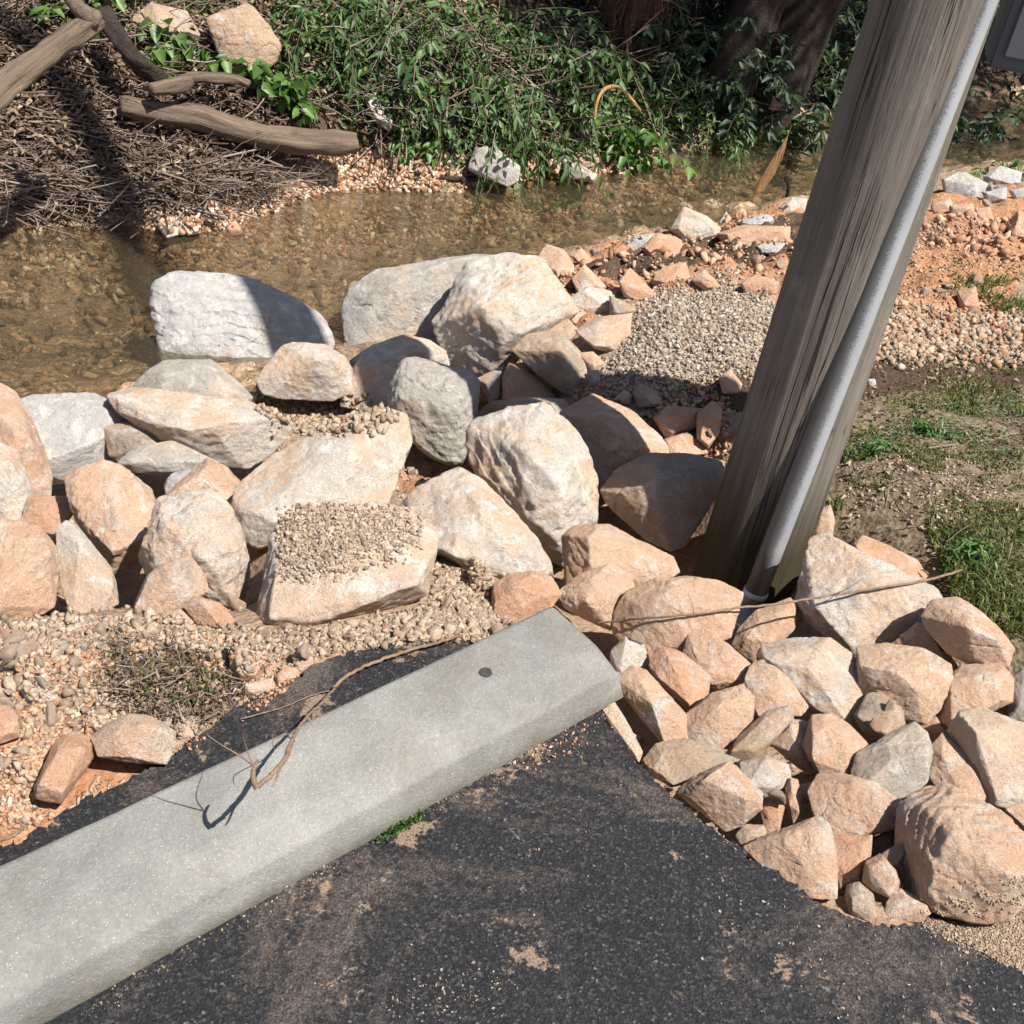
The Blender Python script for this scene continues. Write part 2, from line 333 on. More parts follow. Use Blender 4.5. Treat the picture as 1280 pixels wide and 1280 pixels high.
M['ring'] = simple('white_collar', (.62, .62, .60), .5, .08, 30, .0004)
M['steel'] = simple('painted_steel', (.115, .125, .14), .45, .08, 5, .0004, spec=.4)
M['splint'] = wood_mat('split_plank_wood', (.46, .27, .12), (.28, .15, .07), 8, 90)
M['vine'] = simple('dry_vine', (.20, .135, .09), .85, .35, 60, .001)

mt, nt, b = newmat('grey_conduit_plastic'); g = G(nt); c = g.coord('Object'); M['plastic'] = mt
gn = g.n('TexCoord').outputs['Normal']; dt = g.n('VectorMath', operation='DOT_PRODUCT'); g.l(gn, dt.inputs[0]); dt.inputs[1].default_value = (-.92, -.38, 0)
shade_dirt = g.math('ADD', dt.outputs['Value'], g.math('MULTIPLY', g.math('SUBTRACT', g.noise(c, 260, 4, .75), .5), 1.5))  # normal mask: shaded left half painted into the colour, broken by dirt speckle
shade_dirt = g.math('ADD', shade_dirt, g.math('MULTIPLY', g.math('SUBTRACT', g.noise(c, 9, 4, .6), .5), .5))
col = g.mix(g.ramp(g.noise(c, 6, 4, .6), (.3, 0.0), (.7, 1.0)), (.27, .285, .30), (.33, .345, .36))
g.l(g.mix(g.ramp(shade_dirt, (.18, 0.0), (.55, .85)), col, (.085, .08, .072)), b.inputs['Base Color']); b.inputs['Roughness'].default_value = .5
# water
mt, nt, b = newmat('creek_water'); g = G(nt); nt.nodes.remove(b); c = g.coord('Object'); M['water'] = mt
tr = g.n('BsdfTransparent'); tr.inputs[0].default_value = (.84, .80, .69, 1)
gl = g.n('BsdfGlossy'); gl.inputs['Roughness'].default_value = .035; gl.inputs[0].default_value = (1, 1, 1, 1)
fr = g.n('Fresnel'); fr.inputs[0].default_value = 1.33
df = g.n('BsdfDiffuse'); df.inputs[0].default_value = (.15, .125, .075, 1)
cs = g.coord('Object', (1, 2.2, 1))
bp = g.bump(g.noise(cs, 7, 4, .55, .6), .03, 1.0); bp = g.bump(g.noise(cs, 34, 3, .6, .5), .012, 1.0, bp); bp = g.bump(g.noise(c, 120, 2, .5), .004, 1.0, bp)
for x in (gl, fr): g.l(bp, x.inputs['Normal'])
m0 = g.n('MixShader'); m0.inputs[0].default_value = .17; g.l(tr.outputs[0], m0.inputs[1]); g.l(df.outputs[0], m0.inputs[2])
ms = g.n('MixShader'); g.l(fr.outputs[0], ms.inputs[0]); g.l(m0.outputs[0], ms.inputs[1]); g.l(gl.outputs[0], ms.inputs[2])
g.l(ms.outputs[0], nt.nodes['Material Output'].inputs[0])

# terrain: kinds of earth from two painted zone layers
mt, nt, b = newmat('earth'); g = G(nt); c = g.coord('Object'); M['earth'] = mt
def att(n):
    a = g.n('Attribute'); a.attribute_name = n; s = g.n('SeparateColor'); g.l(a.outputs['Color'], s.inputs[0]); return s.outputs
z1, z2 = att('zone1'), att('zone2')
brk = g.noise(c, 9, 7, .68, .4)
def sharp(v): return g.ramp(g.math('ADD', v, g.math('MULTIPLY', g.math('SUBTRACT', brk, .5), .9)), (.44, 0.0), (.56, 1.0))
n2 = g.noise(c, 24, 6, .65); n3 = g.noise(c, 120, 5, .65)
col = g.mix(g.ramp(n2, (.3, 0.0), (.7, 1.0)), (.28, .19, .125), (.42, .295, .205))
clay = g.mix(g.ramp(n2, (.35, 0.0), (.7, 1.0)), (.34, .165, .085), (.50, .29, .175))
col = g.mix(sharp(z1[0]), col, clay)
gvc = g.n('SeparateColor'); g.l(g.vor(c, 85, out='Color'), gvc.inputs[0])
grav = g.ramp(gvc.outputs[0], (0, (.26, .20, .15)), (.5, (.40, .33, .26)), (1, (.52, .46, .38)))
col = g.mix(sharp(z1[1]), col, grav)
col = g.mix(sharp(z1[2]), col, g.mix(n2, (.055, .036, .024), (.12, .08, .055)))
gs = g.mix(g.ramp(n2, (.35, 0.0), (.6, 1.0)), (.10, .075, .045), (.24, .19, .125))
col = g.mix(sharp(z2[0]), col, gs)
col = g.mix(sharp(z2[1]), col, g.mix(n2, (.05, .032, .02), (.15, .10, .07)))
wc = g.n('VectorMath', operation='ADD'); nz_ = g.n('TexNoise'); nz_.inputs['Scale'].default_value = 14; nz_.inputs['Detail'].default_value = 5; g.l(c, nz_.inputs['Vector']); ws = g.n('VectorMath', operation='SCALE'); ws.inputs['Scale'].default_value = .16; g.l(nz_.outputs['Color'], ws.inputs[0]); g.l(c, wc.inputs[0]); g.l(ws.outputs[0], wc.inputs[1]); wc = wc.outputs[0]
pv = g.vor(wc, 17, out='Color'); ps = g.n('SeparateColor'); g.l(pv, ps.inputs[0])
pv2 = g.n('SeparateColor'); g.l(g.vor(wc, 48, out='Color'), pv2.inputs[0])
bed = g.ramp(ps.outputs[0], (0, (.14, .10, .06)), (.4, (.24, .17, .105)), (.7, (.33, .235, .15)), (.9, (.42, .25, .15)), (1, (.60, .50, .38)))
bed2 = g.ramp(pv2.outputs[0], (0, (.11, .08, .05)), (.5, (.24, .17, .105)), (.85, (.36, .23, .13)), (1, (.62, .52, .40)))
bed = g.mix(g.ramp(g.noise(c, 5, 4, .6), (.42, 0.0), (.56, 1.0)), bed, bed2)
bed = g.mix(g.ramp(g.noise(c, 2.0, 5, .6, .5), (.45, 0.0), (.65, .8)), bed, (.10, .085, .055))
bed = g.mix(1.0, bed, g.ramp(g.noise(c, 9, 6, .7, .6), (.3, .55), (.65, 1.7)), 'MULTIPLY')
col = g.mix(g.ramp(z2[2], (.45, 0.0), (.55, 1.0)), col, bed)
g.l(g.mix(1.0, col, g.ramp(n3, (.25, .7), (.7, 1.15)), 'MULTIPLY'), b.inputs['Base Color'])
b.inputs['Roughness'].default_value = .93; b.inputs['Specular IOR Level'].default_value = .15
bp = g.bump(n2, .02, .9); bp = g.bump(g.vor(c, 60), .008, .7, bp); bp = g.bump(n3, .004, .9, bp); g.l(bp, b.inputs['Normal'])

# ------------------------------------------------------------------ mesh helpers
def mesh(name, V, Fc, mat, smooth=True, tint=None):
    me = bpy.data.meshes.new(name)
    V = np.asarray(V, np.float32)
    if isinstance(Fc, np.ndarray):
        k = Fc.shape[1]; me.vertices.add(len(V)); me.vertices.foreach_set('co', V.ravel())
        me.loops.add(Fc.size); me.loops.foreach_set('vertex_index', Fc.ravel().astype(np.int32))
        me.polygons.add(len(Fc)); me.polygons.foreach_set('loop_start', np.arange(0, Fc.size, k, dtype=np.int32)); me.polygons.foreach_set('loop_total', np.full(len(Fc), k, np.int32))
        me.update(calc_edges=True); me.validate()
    else:
        me.from_pydata([tuple(map(float, v)) for v in V], [], [tuple(map(int, f)) for f in Fc]); me.update()
    if smooth: me.polygons.foreach_set('use_smooth', np.ones(len(me.polygons), bool))
    if tint is not None:
        a = me.color_attributes.new('tint', 'FLOAT_COLOR', 'POINT')
        t = np.ones((len(V), 4), np.float32); t[:, 0] = t[:, 1] = t[:, 2] = tint; a.data.foreach_set('color', t.ravel())
    if mat: me.materials.append(M[mat] if isinstance(mat, str) else mat)
    return me
def link(name, me, parent=None, label=None, cat=None, group=None, kind=None, loc=None):
    o = bpy.data.objects.new(name, me); COL.objects.link(o)
    if parent: o.parent = parent
    if loc is not None: o.location = loc
    if label: o['label'] = label
    if cat: o['category'] = cat
    if group: o['group'] = group
    if kind: o['kind'] = kind
    return o
def bm_mesh(name, bm, mat, smooth=False):
    me = bpy.data.meshes.new(name); bm.to_mesh(me); bm.free(); me.materials.append(M[mat])
    if smooth: me.polygons.foreach_set('use_smooth', np.ones(len(me.polygons), bool))
    return me
class MB:
    def __init__(s): s.V = []; s.F = []; s.T = []; s.n = 0
    def add(s, V, Fc, t=.5):
        V = np.asarray(V, float); Fc = np.asarray(Fc); s.V.append(V); s.F.append(Fc + s.n); s.T.append(np.full(len(V), t)); s.n += len(V)
    def tube(s, P, R, k=6, t=.5, cap=True):
        P = np.asarray(P, float); n = len(P); R = np.broadcast_to(np.asarray(R, float), (n,))
        T = np.gradient(P, axis=0); T /= np.linalg.norm(T, axis=1, keepdims=True) + 1e-9
        a = np.array([0, 0, 1.0]) if abs(T[0][2]) < .9 else np.array([1.0, 0, 0])
        V = []
        for i in range(n):
            x = np.cross(T[i], a); x /= np.linalg.norm(x) + 1e-9; y = np.cross(T[i], x); a = -y if False else a
            th = np.arange(k) * 2 * np.pi / k
            V.append(P[i] + R[i] * (np.cos(th)[:, None] * x + np.sin(th)[:, None] * y))
        V = np.concatenate(V); Fc = []
        for i in range(n - 1):
            for j in range(k):
                a_, b_ = i * k + j, i * k + (j + 1) % k; Fc.append((a_, b_, b_ + k, a_ + k))
        if cap:
            V = np.concatenate([V, P[[0]], P[[-1]]])
            c0, c1 = n * k, n * k + 1
            for j in range(k):
                Fc.append((c0, (j + 1) % k, j, j)); Fc.append((c1, (n - 1) * k + j, (n - 1) * k + (j + 1) % k, (n - 1) * k + (j + 1) % k))
            Fc = [f if f[2] != f[3] else f for f in Fc]
        s.add(V, np.array(Fc), t)
    def mesh(s, name, mat, smooth=True):
        V = np.concatenate(s.V); T = np.concatenate(s.T); F4 = [tuple(dict.fromkeys(f)) for blk in s.F for f in blk.tolist()]
        me = bpy.data.meshes.new(name); me.from_pydata(V.tolist(), [], F4); me.update()
        if smooth: me.polygons.foreach_set('use_smooth', np.ones(len(me.polygons), bool))
        a = me.color_attributes.new('tint', 'FLOAT_COLOR', 'POINT')
        t = np.ones((len(V), 4), np.float32); t[:, 0] = t[:, 1] = t[:, 2] = T; a.data.foreach_set('color', t.ravel())
        me.materials.append(M[mat]); return me
def wiggle(a, b, n=8, amp=.02, sag=0, seed=0):
    a = np.array(a, float); b = np.array(b, float); t = np.linspace(0, 1, n)[:, None]
    P = a + (b - a) * t; r = np.random.RandomState(seed)
    P += np.cumsum(r.randn(n, 3), 0) * amp / n ** .5 * np.sin(np.pi * t); P[:, 2] -= sag * np.sin(np.pi * t[:, 0])
    return P
def smooth_path(P, k=4):
    P = np.asarray(P, float); out = []
    for i in range(len(P) - 1):
        p0 = P[max(i - 1, 0)]; p1 = P[i]; p2 = P[i + 1]; p3 = P[min(i + 2, len(P) - 1)]
        for j in range(k):
            t = j / k; out.append(.5 * ((2 * p1) + (-p0 + p2) * t + (2 * p0 - 5 * p1 + 4 * p2 - p3) * t * t + (-p0 + 3 * p1 - 3 * p2 + p3) * t ** 3))
    out.append(P[-1]); return np.array(out)

_ico = {}
def ico(l):
    if l not in _ico:
        bm = bmesh.new(); bmesh.ops.create_icosphere(bm, subdivisions=l, radius=1)
        _ico[l] = (np.array([v.co[:] for v in bm.verts]), np.array([[v.index for v in f.verts] for f in bm.faces])); bm.free()
    return _ico[l]
def hull_planes(P):
    bm = bmesh.new()
    for p in P: bm.verts.new(p)
    bmesh.ops.convex_hull(bm, input=bm.verts); bm.normal_update()
    N = np.array([f.normal[:] for f in bm.faces if f.calc_area() > 1e-9]); C = np.array([f.verts[0].co[:] for f in bm.faces if f.calc_area() > 1e-9]); bm.free()
    return N, (N * C).sum(1)
def rockshape(P, lvl, seed, p=26, cut=8, rough=1.0):
    """mesh vertices of a rock that fills the convex hull of the points P, edges worn, faces broken"""
    r = np.random.RandomState(seed)
    c = (P.max(0) + P.min(0)) / 2 * .5 + P.mean(0) * .5
    Q = P - c; cov = Q.T @ Q / len(Q) + np.eye(3) * 1e-6; w_, v_ = np.linalg.eigh(cov); S = v_ @ np.diag(np.sqrt(w_)) @ v_.T; Si = np.linalg.inv(S)
    Q = Q @ Si.T
    N, h = hull_planes(Q); s = np.sign(h); N = N * s[:, None]; h = np.abs(h) + 1e-4
    if cut:
        n2 = r.randn(cut, 3); n2 /= np.linalg.norm(n2, axis=1, keepdims=True)
        h2 = (Q @ n2.T).max(0) * r.uniform(.80, .95, cut); N = np.concatenate([N, n2]); h = np.concatenate([h, h2])
    D, Fc = ico(lvl)
    q = np.maximum(D @ N.T / h, 1e-4)
    rad = (q ** p).sum(1) ** (-1 / p) * 1.02
    V = (D * rad[:, None]) @ S.T
    L = float(np.sqrt(w_).mean() * 2.2); ls = float(np.sqrt(w_[0]) * 2.2)
    n = V / (np.linalg.norm(V, axis=1, keepdims=True) + 1e-9); o = r.rand(3) * 50
    d = .012 * ls * fbm(V / L * 2.4 + o, seed, 3)
    ax = r.randn(3); ax /= np.linalg.norm(ax)
    st = (V @ ax) / L * r.uniform(7, 12) + .9 * fbm(V / L * 1.8 + o * .3, seed + 5, 3)          # bedding steps on broken faces
    fr_ = st - np.floor(st); stp = np.clip(fr_ * 1.15, 0, 1) - .5
    bm_ = np.clip(vn(V / L * 1.5 + o * .7, seed + 15) * 2.5 + .2, 0, 1); d -= .013 * ls * rough * stp * bm_
    if lvl >= 4:
        rg = np.abs(fbm(V / L * 4.5 + o, seed + 3, 4)); d += .022 * ls * rough * (.35 - rg)
        d += .008 * ls * rough * fbm(V / L * 14 + o, seed + 13, 3)
        for kk in range(5):                                                                       # chipped hollows on edges
            cd = r.randn(3); cd /= np.linalg.norm(cd); dist = np.linalg.norm(n - cd, axis=1) + .12 * vn(V / L * 5 + o, seed + 50 + kk)
            d -= .05 * ls * rough * np.clip(1 - dist / r.uniform(.25, .5), 0, .35)
        cr = np.abs(vn(V / L * 2.3 + o * 3, seed + 41)); d -= .03 * ls * np.clip(1 - cr / .03, 0, 1) * (vn(V / L * 1.4 + o, seed + 43) > .1)
    return V + n * d[:, None], Fc, c

# ------------------------------------------------------------------ the ground sheet
def axis(parts):
    out = [np.linspace(a, b_, n, endpoint=False) for a, b_, n in parts]; return np.concatenate(out + [np.array([parts[-1][1]])])
X = axis([(-400, -30, 10), (-30, -6, 24), (-6, -2.8, 64), (-2.8, 3.2, 330), (3.2, 7, 76), (7, 30, 30), (30, 400, 10)])
Y = axis([(-60, -4, 8), (-4, .4, 22), (.4, 4.2, 230), (4.2, 9, 190), (9, 14, 50), (14, 42, 28), (42, 900, 12)])
gx, gy = np.meshgrid(X, Y); gx = gx.ravel(); gy = gy.ravel(); gz0 = hz(gx, gy)
P3 = np.stack([gx, gy, gz0], 1); ppx, ppy = w2p(P3)
infront = gy > .3
wx = ppx + 26 * fbm(P3 * 2.6, 3, 4) ; wy = ppy + 16 * fbm(P3 * 2.8 + 9, 4, 4)
def zone(s): return (inpoly(wx, wy, PL(s)) & infront).astype(float)
clay = zone('660,330 760,300 860,255 1000,245 980,370 900,350 800,360 720,420 700,360') + zone('1120,280 1180,245 1400,235 1400,330 1260,350 1240,410 1110,420 1100,380') + zone('0,780 120,800 160,920 230,930 140,1010 0,1060 -200,1100 -200,780') + zone('800,500 900,500 920,590 840,590 790,560') + zone('620,420 700,560 600,640 420,520')
grav = zone('795,385 870,355 960,370 960,460 880,480 830,510 740,500 735,450')
mud = zone('1080,430 1300,450 1320,500 1200,540 1050,560 1040,600 1000,560') + zone('830,480 950,450 950,520 860,510') + zone('1020,640 1110,620 1180,690 1200,760 1290,830 1200,770 1100,690')
grass = zone('1040,560 1100,500 1500,460 1500,900 1290,820 1180,720 1080,690 1010,690')
bank = ((gz0 > -.56) & (gy > 4.6) & (gx < 1.6 + (gy - 6) * .2)).astype(float); bank = np.maximum(bank, ((gy > 8.6)).astype(float))
bed = np.clip((-.685 - gz0) / .05 + .5, 0, 1)
amp = .012 + .03 * np.clip(clay, 0, 1) + .02 * bank + .022 * bed
amp = np.where((gz0 > -.06) & (gy < 2.2), .004, amp) * np.clip((30 - np.abs(gy)) / 20, 0, 1)
lowr = zone('60,500 200,490 440,440 640,450 740,500 900,560 900,700 1020,690 1100,720 1290,830 1300,1080 1130,1110 1040,1100 920,1030 840,970 780,890 720,770 660,700 560,640 480,610 330,650 310,760 200,760 60,750 -60,760 -60,500')
for _ in range(26):
    q_ = lowr.reshape(len(Y), len(X)); lowr = ((q_ + np.roll(q_, 1, 0) + np.roll(q_, -1, 0) + np.roll(q_, 1, 1) + np.roll(q_, -1, 1)) / 5).ravel()
gz = gz0 - .15 * lowr * (gz0 < -.06) + amp * fbm(np.stack([gx, gy, gz0], 1) * 7, 21, 5)
nx, ny = len(X), len(Y)
idx = np.arange(nx * ny).reshape(ny, nx)
quads = np.stack([idx[:-1, :-1].ravel(), idx[:-1, 1:].ravel(), idx[1:, 1:].ravel(), idx[1:, :-1].ravel()], 1)
me = mesh('ground', np.stack([gx, gy, gz], 1), quads, 'earth')
for nm, ch in (('zone1', (clay, grav, mud)), ('zone2', (grass, bank, bed))):
    a = me.color_attributes.new(nm, 'FLOAT_COLOR', 'POINT'); t = np.ones((len(gx), 4), np.float32)
    for i in range(3): t[:, i] = np.clip(ch[i], 0, 1)
    a.data.foreach_set('color', t.ravel())
link('ground', me, kind='structure')
# water sheet
WX = np.linspace(-14, 16, 40); WY = np.linspace(2.4, 15, 30); a_, b_ = np.meshgrid(WX, WY)
idx = np.arange(a_.size).reshape(a_.shape)
link('creek_water', mesh('creek_water', np.stack([a_.ravel(), b_.ravel(), np.full(a_.size, -.72)], 1), np.stack([idx[:-1, :-1].ravel(), idx[:-1, 1:].ravel(), idx[1:, 1:].ravel(), idx[1:, :-1].ravel()], 1), 'water'), kind='structure')
# asphalt sheet with a broken edge
edge = PL('-260,1160 -60,1088 0,1056 30,1050 60,1030 100,1000 130,990 180,962 215,945 240,922 275,900 290,886 320,872 340,860 372,846 390,832 430,818 470,806 510,800 560,800 640,800 715,810 742,872 752,890 762,905 772,918 790,945 808,962 832,988 850,1001 870,1020 900,1042 925,1058 945,1078 975,1092 1000,1110 1030,1130 1060,1146 1090,1154 1120,1156 1150,1154 1180,1156 1205,1168 1230,1186 1262,1204 1280,1215 1340,1240 1500,1300')
E3 = [atz(x, y, 0.0) for x, y in edge]
E4 = []
for i in range(len(E3) - 1):
    k = 6 if 0 < i < len(E3) - 2 else 2
    for j in range(k):
        q = E3[i] + (E3[i + 1] - E3[i]) * j / k; E4.append(q + np.append(rs.randn(2) * .0035, 0) * (1 if 0 < i else 0))
E4.append(E3[-1]); E4 += [np.array([9, .9, 0]), np.array([9, -9, 0]), np.array([-9, -9, 0]), np.array([-9, .6, 0]), np.array([-3, .6, 0])]
bm = bmesh.new(); vs = [bm.verts.new(q) for q in E4]; f = bm.faces.new(vs)
if f.normal.z < 0: f.normal_flip()
ex = bmesh.ops.extrude_face_region(bm, geom=[f]); 
for v in [e for e in ex['geom'] if isinstance(e, bmesh.types.BMVert)]: v.co.z -= .05
bm.normal_update(); bmesh.ops.recalc_face_normals(bm, faces=bm.faces)
link('asphalt_pavement', bm_mesh('asphalt_pavement', bm, 'asphalt'), kind='structure')

# ------------------------------------------------------------------ rocks traced one by one
ROCKS = []
def R(name, mat, label, poly, lift=.22, front=.34, back=.55, peak=None, p=150, cut=4, tilt=.4):
    ROCKS.append((name, mat, label, PL(poly), lift, front, back, peak, p, cut, tilt))
# boulders at the water
R('boulder','white','big smooth pale boulder standing in the creek, crossed by the pole shadow','188,354 208,341 232,339 252,349 302,346 332,362 380,379 400,397 411,416 418,435 380,470 330,478 300,482 255,472 206,456 203,410',lift=.45,front=.10,back=.45,p=22,cut=3,tilt=.22,peak=[(214,352,.08),(290,354,.04),(375,388,.06),(405,412,.08),(330,468,.12),(232,452,.12),(214,400,.10),(300,400,.12)])
R('boulder','grey','long grey boulder at the water behind the cream boulder','434,384 443,361 474,339 504,346 555,336 587,322 640,325 620,372 575,404 550,431 497,424 441,446 436,408',lift=.4,front=.2,tilt=.3,peak=(500,350))
R('boulder','cream','largest cream boulder beside the creek, broken face on its near side','547,401 558,381 587,365 590,330 640,322 680,329 705,354 714,372 718,390 698,404 673,419 648,433 630,458 598,471 569,455 555,426',lift=.4,front=.3,tilt=.3,peak=[(572,366,.14),(600,385,.42),(598,450,.22),(660,358,.32),(698,368,.18),(650,415,.38),(570,430,.18)])
R('rock','cream','low cream rock behind the blocky white-edged boulder','441,451 468,433 504,422 533,428 551,440 558,458 520,475 500,495 490,515 430,505 434,475',lift=.2,peak=(510,438))
R('boulder','grey','blocky grey boulder with a white right edge between oval and slab boulders','484,501 488,476 504,451 526,448 572,460 596,472 600,487 598,530 587,566 572,584 544,577 515,559 504,523',lift=.42,front=.36,tilt=.25,cut=4,p=20,peak=[(490,494,.22),(558,502,.44),(580,486,.36),(545,570,.12),(515,552,.10),(586,540,.24),(540,455,.02)])
R('rock','cream','rounded rock leaning on the pale boulder in the creek','324,478 336,458 356,434 380,426 403,433 428,446 440,465 434,490 413,499 380,497 336,495',lift=.12,front=.34,peak=(395,450),tilt=.25)
R('rock','grey','flat cracked grey rock in front of the pale creek boulder','170,485 188,465 208,453 235,453 262,451 292,475 311,495 306,505 275,505 249,505 202,500',lift=.3)
R('rock','grey','grey ledge under the small brown rock on the left bank','150,578 172,560 215,552 250,568 270,578 240,592 200,594 170,590',lift=.1)
R('boulder','cream','long tilted cream slab with a shaded underside near the creek','141,493 168,486 215,493 249,498 302,502 359,528 356,542 333,565 306,582 275,579 255,565 215,558 175,532 151,515',lift=.5,front=.3,tilt=.3,peak=[(158,500,.10),(215,540,.36),(275,532,.44),(345,530,.24),(240,505,.08),(300,508,.08),(306,578,-.04),(250,562,-.06)])
R('rock','brown','small brown rock tucked under the long tilted slab','131,535 151,530 178,527 202,538 213,552 198,565 175,571 155,577 138,569',lift=.5,front=.4,peak=(180,552))
R('boulder','white','white and grey rough slab between the edge boulder and the long tilted slab','28,498 80,501 114,495 141,505 165,520 151,532 131,535 121,559 128,579 84,600 64,603 50,569 35,522',lift=.3)
R('boulder','tan','tall peach boulder cut by the photo edge near the creek','-40,480 0,485 20,495 34,518 50,555 62,589 60,619 34,640 0,645 -40,640',lift=.35,peak=(20,540))
R('rock','cream','smooth pale rock at the photo edge under the peach boulder','-30,558 0,558 20,565 30,589 37,612 35,640 20,655 -30,655',lift=.75,front=.25)
R('boulder','tan','flat topped tan boulder left of the round knobbed one','84,596 111,585 128,579 150,586 190,615 202,630 198,670 175,697 141,712 128,690 97,650 88,620',lift=.45,front=.32,tilt=.3,peak=[(102,650,.16),(140,690,.40),(195,662,.28),(130,592,.06),(188,622,.14),(96,612,.08),(145,640,.34)])
R('stone','white','small white stone wedged below the long tilted slab','205,605 215,592 235,587 245,592 225,614 208,617',lift=.3)
R('rock','tan','tan rock peeking out behind the round knobbed boulder','205,622 235,596 259,576 282,586 297,602 300,640 270,650 215,640',lift=.25,peak=(262,600))
R('boulder','cream','rounded tan and grey boulder with an overhanging lower right side','175,701 200,674 202,627 262,618 285,637 302,677 309,714 306,744 292,756 255,746 235,730 210,722 184,718',lift=.5,front=.36,tilt=.25,peak=[(258,628,.12),(292,684,.30),(256,700,.44),(206,652,.26),(245,735,.04),(185,710,.12),(240,640,.26)])
R('rock','tan','wedge shaped tan rock resting against the overhanging boulder','168,751 175,731 202,707 235,697 250,701 257,738 235,755 198,771 178,771',lift=.65,front=.3,peak=(215,725))
R('boulder','cream','upright tan slab with a grey lower edge left of the wedge rock','72,667 84,655 97,660 128,704 143,718 146,752 111,773 91,770 77,724',lift=.45,front=.2)
R('boulder','tan','broad tan boulder at the photo edge, white patch on its foot','-40,645 0,652 24,655 44,657 67,687 72,707 64,755 50,763 13,783 -40,790',lift=.4,front=.3)
R('rock','orange','orange rock tucked between edge boulder and flat topped boulder','37,622 87,622 92,640 67,670 24,658',lift=.2)
R('boulder','cream','big pale slab lying above the gravel-topped block','300,610 345,570 400,540 470,516 500,525 508,560 505,610 490,635 430,640 380,640 345,665 330,680 310,670 298,640',lift=.4,front=.16,tilt=.4,cut=4,peak=[(345,590,.12),(470,528,.08),(500,560,.08),(485,628,.12),(340,652,.24),(308,630,.18),(420,590,.16)])
R('boulder','cream','large block with grey gravel spread over its top','325,780 335,720 347,665 380,635 430,630 500,640 545,668 535,700 525,740 480,765 400,785 350,790',lift=.32,front=.22,tilt=.45,cut=4,peak=[(350,684,.14),(430,642,.08),(532,668,.12),(520,735,.30),(338,772,.26),(344,718,.26),(440,700,.30),(400,778,.2)])
R('boulder','cream','cream boulder with white scuffs just behind the wheel stop tip','504,637 526,614 551,600 576,589 601,603 630,632 659,664 680,697 687,722 655,738 615,728 580,710 544,690 510,670',lift=.42,front=.34,tilt=.3,peak=[(536,634,.12),(584,602,.08),(604,640,.34),(664,692,.24),(560,690,.40),(524,664,.26),(650,728,.18)])
R('boulder','cream','tall oval boulder carrying a curved conduit shadow','589,545 600,530 630,518 680,508 705,528 728,560 740,600 740,646 730,675 705,702 673,682 640,650 612,614 594,582',lift=.5,front=.34,tilt=.22,cut=4,peak=[(602,550,.10),(640,532,.16),(692,600,.44),(704,688,.16),(650,560,.36),(660,640,.34),(720,570,.16),(732,640,.14)])
R('rock','brown','dark rock in shade behind the tall oval boulder','596,522 615,503 650,498 700,500 714,515 700,540 620,540',lift=.3)
R('boulder','tan','boulder half in pole shadow beside the grey gravel heap','705,519 723,512 743,496 763,505 788,516 824,548 833,566 813,577 795,586 767,596 752,612 735,590',lift=.42,front=.34,peak=(760,530))
R('boulder','brown','dark shaded boulder touching the pole foot','757,614 777,587 813,571 854,571 899,580 900,605 885,651 872,669 836,685 809,673 786,651 763,628',lift=.55,front=.34,peak=(820,600))
R('rock','tan','angular tan rock with a thin shadow line right of oval boulder','707,673 727,653 759,657 804,682 836,696 844,714 822,728 791,736 745,732 712,730',lift=.5,peak=(735,668))
R('rock','tan','tan rock at the wheel stop tip below the angular rock','700,741 727,719 763,707 786,719 791,737 773,760 763,787 745,778 709,760',lift=.45)
R('rock','orange','orange rounded rock behind the wheel stop tip','617,754 619,732 637,718 666,716 687,723 698,743 687,758 652,776 616,786',lift=.35)
R('rock','tan','broad tan rock in front of the pole foot','772,764 786,741 818,728 859,724 895,730 924,743 917,759 908,796 881,790 856,814 836,816 813,823 791,814 770,791',lift=.45,front=.3,peak=(850,745))
R('rock','tan','pale rock under the lower end of the conduit','917,805 925,785 945,765 985,750 995,759 990,787 967,814 945,827',lift=.3,front=.25)
R('boulder','cream','large whitish boulder right of the pole with vine across it','999,755 1008,710 1017,678 1031,671 1076,700 1094,719 1153,730 1180,746 1158,759 1130,787 1090,814 1067,818 1044,800 1017,777',lift=.42,front=.3,cut=4,peak=[(1026,690,.10),(1092,726,.32),(1062,806,.18),(1162,746,.10),(1020,760,.30),(1040,730,.30)])
R('stone','orange','peanut shaped orange stone on the grass edge','1067,682 1081,671 1108,682 1118,692 1144,700 1155,719 1149,730 1108,732 1094,723 1088,702',lift=.5,front=.3,cut=2)
R('stone','tan','small tan stone against the right side of the pole','1015,669 1026,637 1038,632 1043,651 1040,673',lift=.4)
R('rock','tan','smooth rounded tan rock on top of the pile by the grass','1155,771 1167,753 1198,749 1217,759 1244,782 1264,809 1257,830 1221,832 1185,814 1162,787',lift=.95,front=.36,peak=(1210,785),cut=4)
R('rock','tan','tan rock half under the smooth rounded one by the grass','1126,796 1149,780 1167,787 1180,814 1198,836 1176,843 1135,814',lift=.4)
R('rock','tan','squarish tan rock next to the whitish boulder','1074,832 1076,811 1108,807 1153,814 1185,832 1187,855 1171,886 1153,904 1135,900 1108,873 1076,864',lift=.5,front=.3,peak=(1120,840))
R('rock','cream','rough pale rock right of the narrow standing rock','947,827 958,809 995,800 1035,800 1062,818 1076,841 1072,873 1058,902 1017,891 995,858 967,837',lift=.45,front=.3,peak=(1010,835))
R('rock','tan','narrow tan rock standing left of the rough pale rock','933,850 940,832 963,823 985,850 1008,882 999,893 972,888 949,893 940,877',lift=.55,front=.36)
R('rock','tan','pale pointed rock just below the conduit end','856,818 863,793 886,789 913,809 938,832 931,850 895,861 872,841',lift=.55,front=.36)
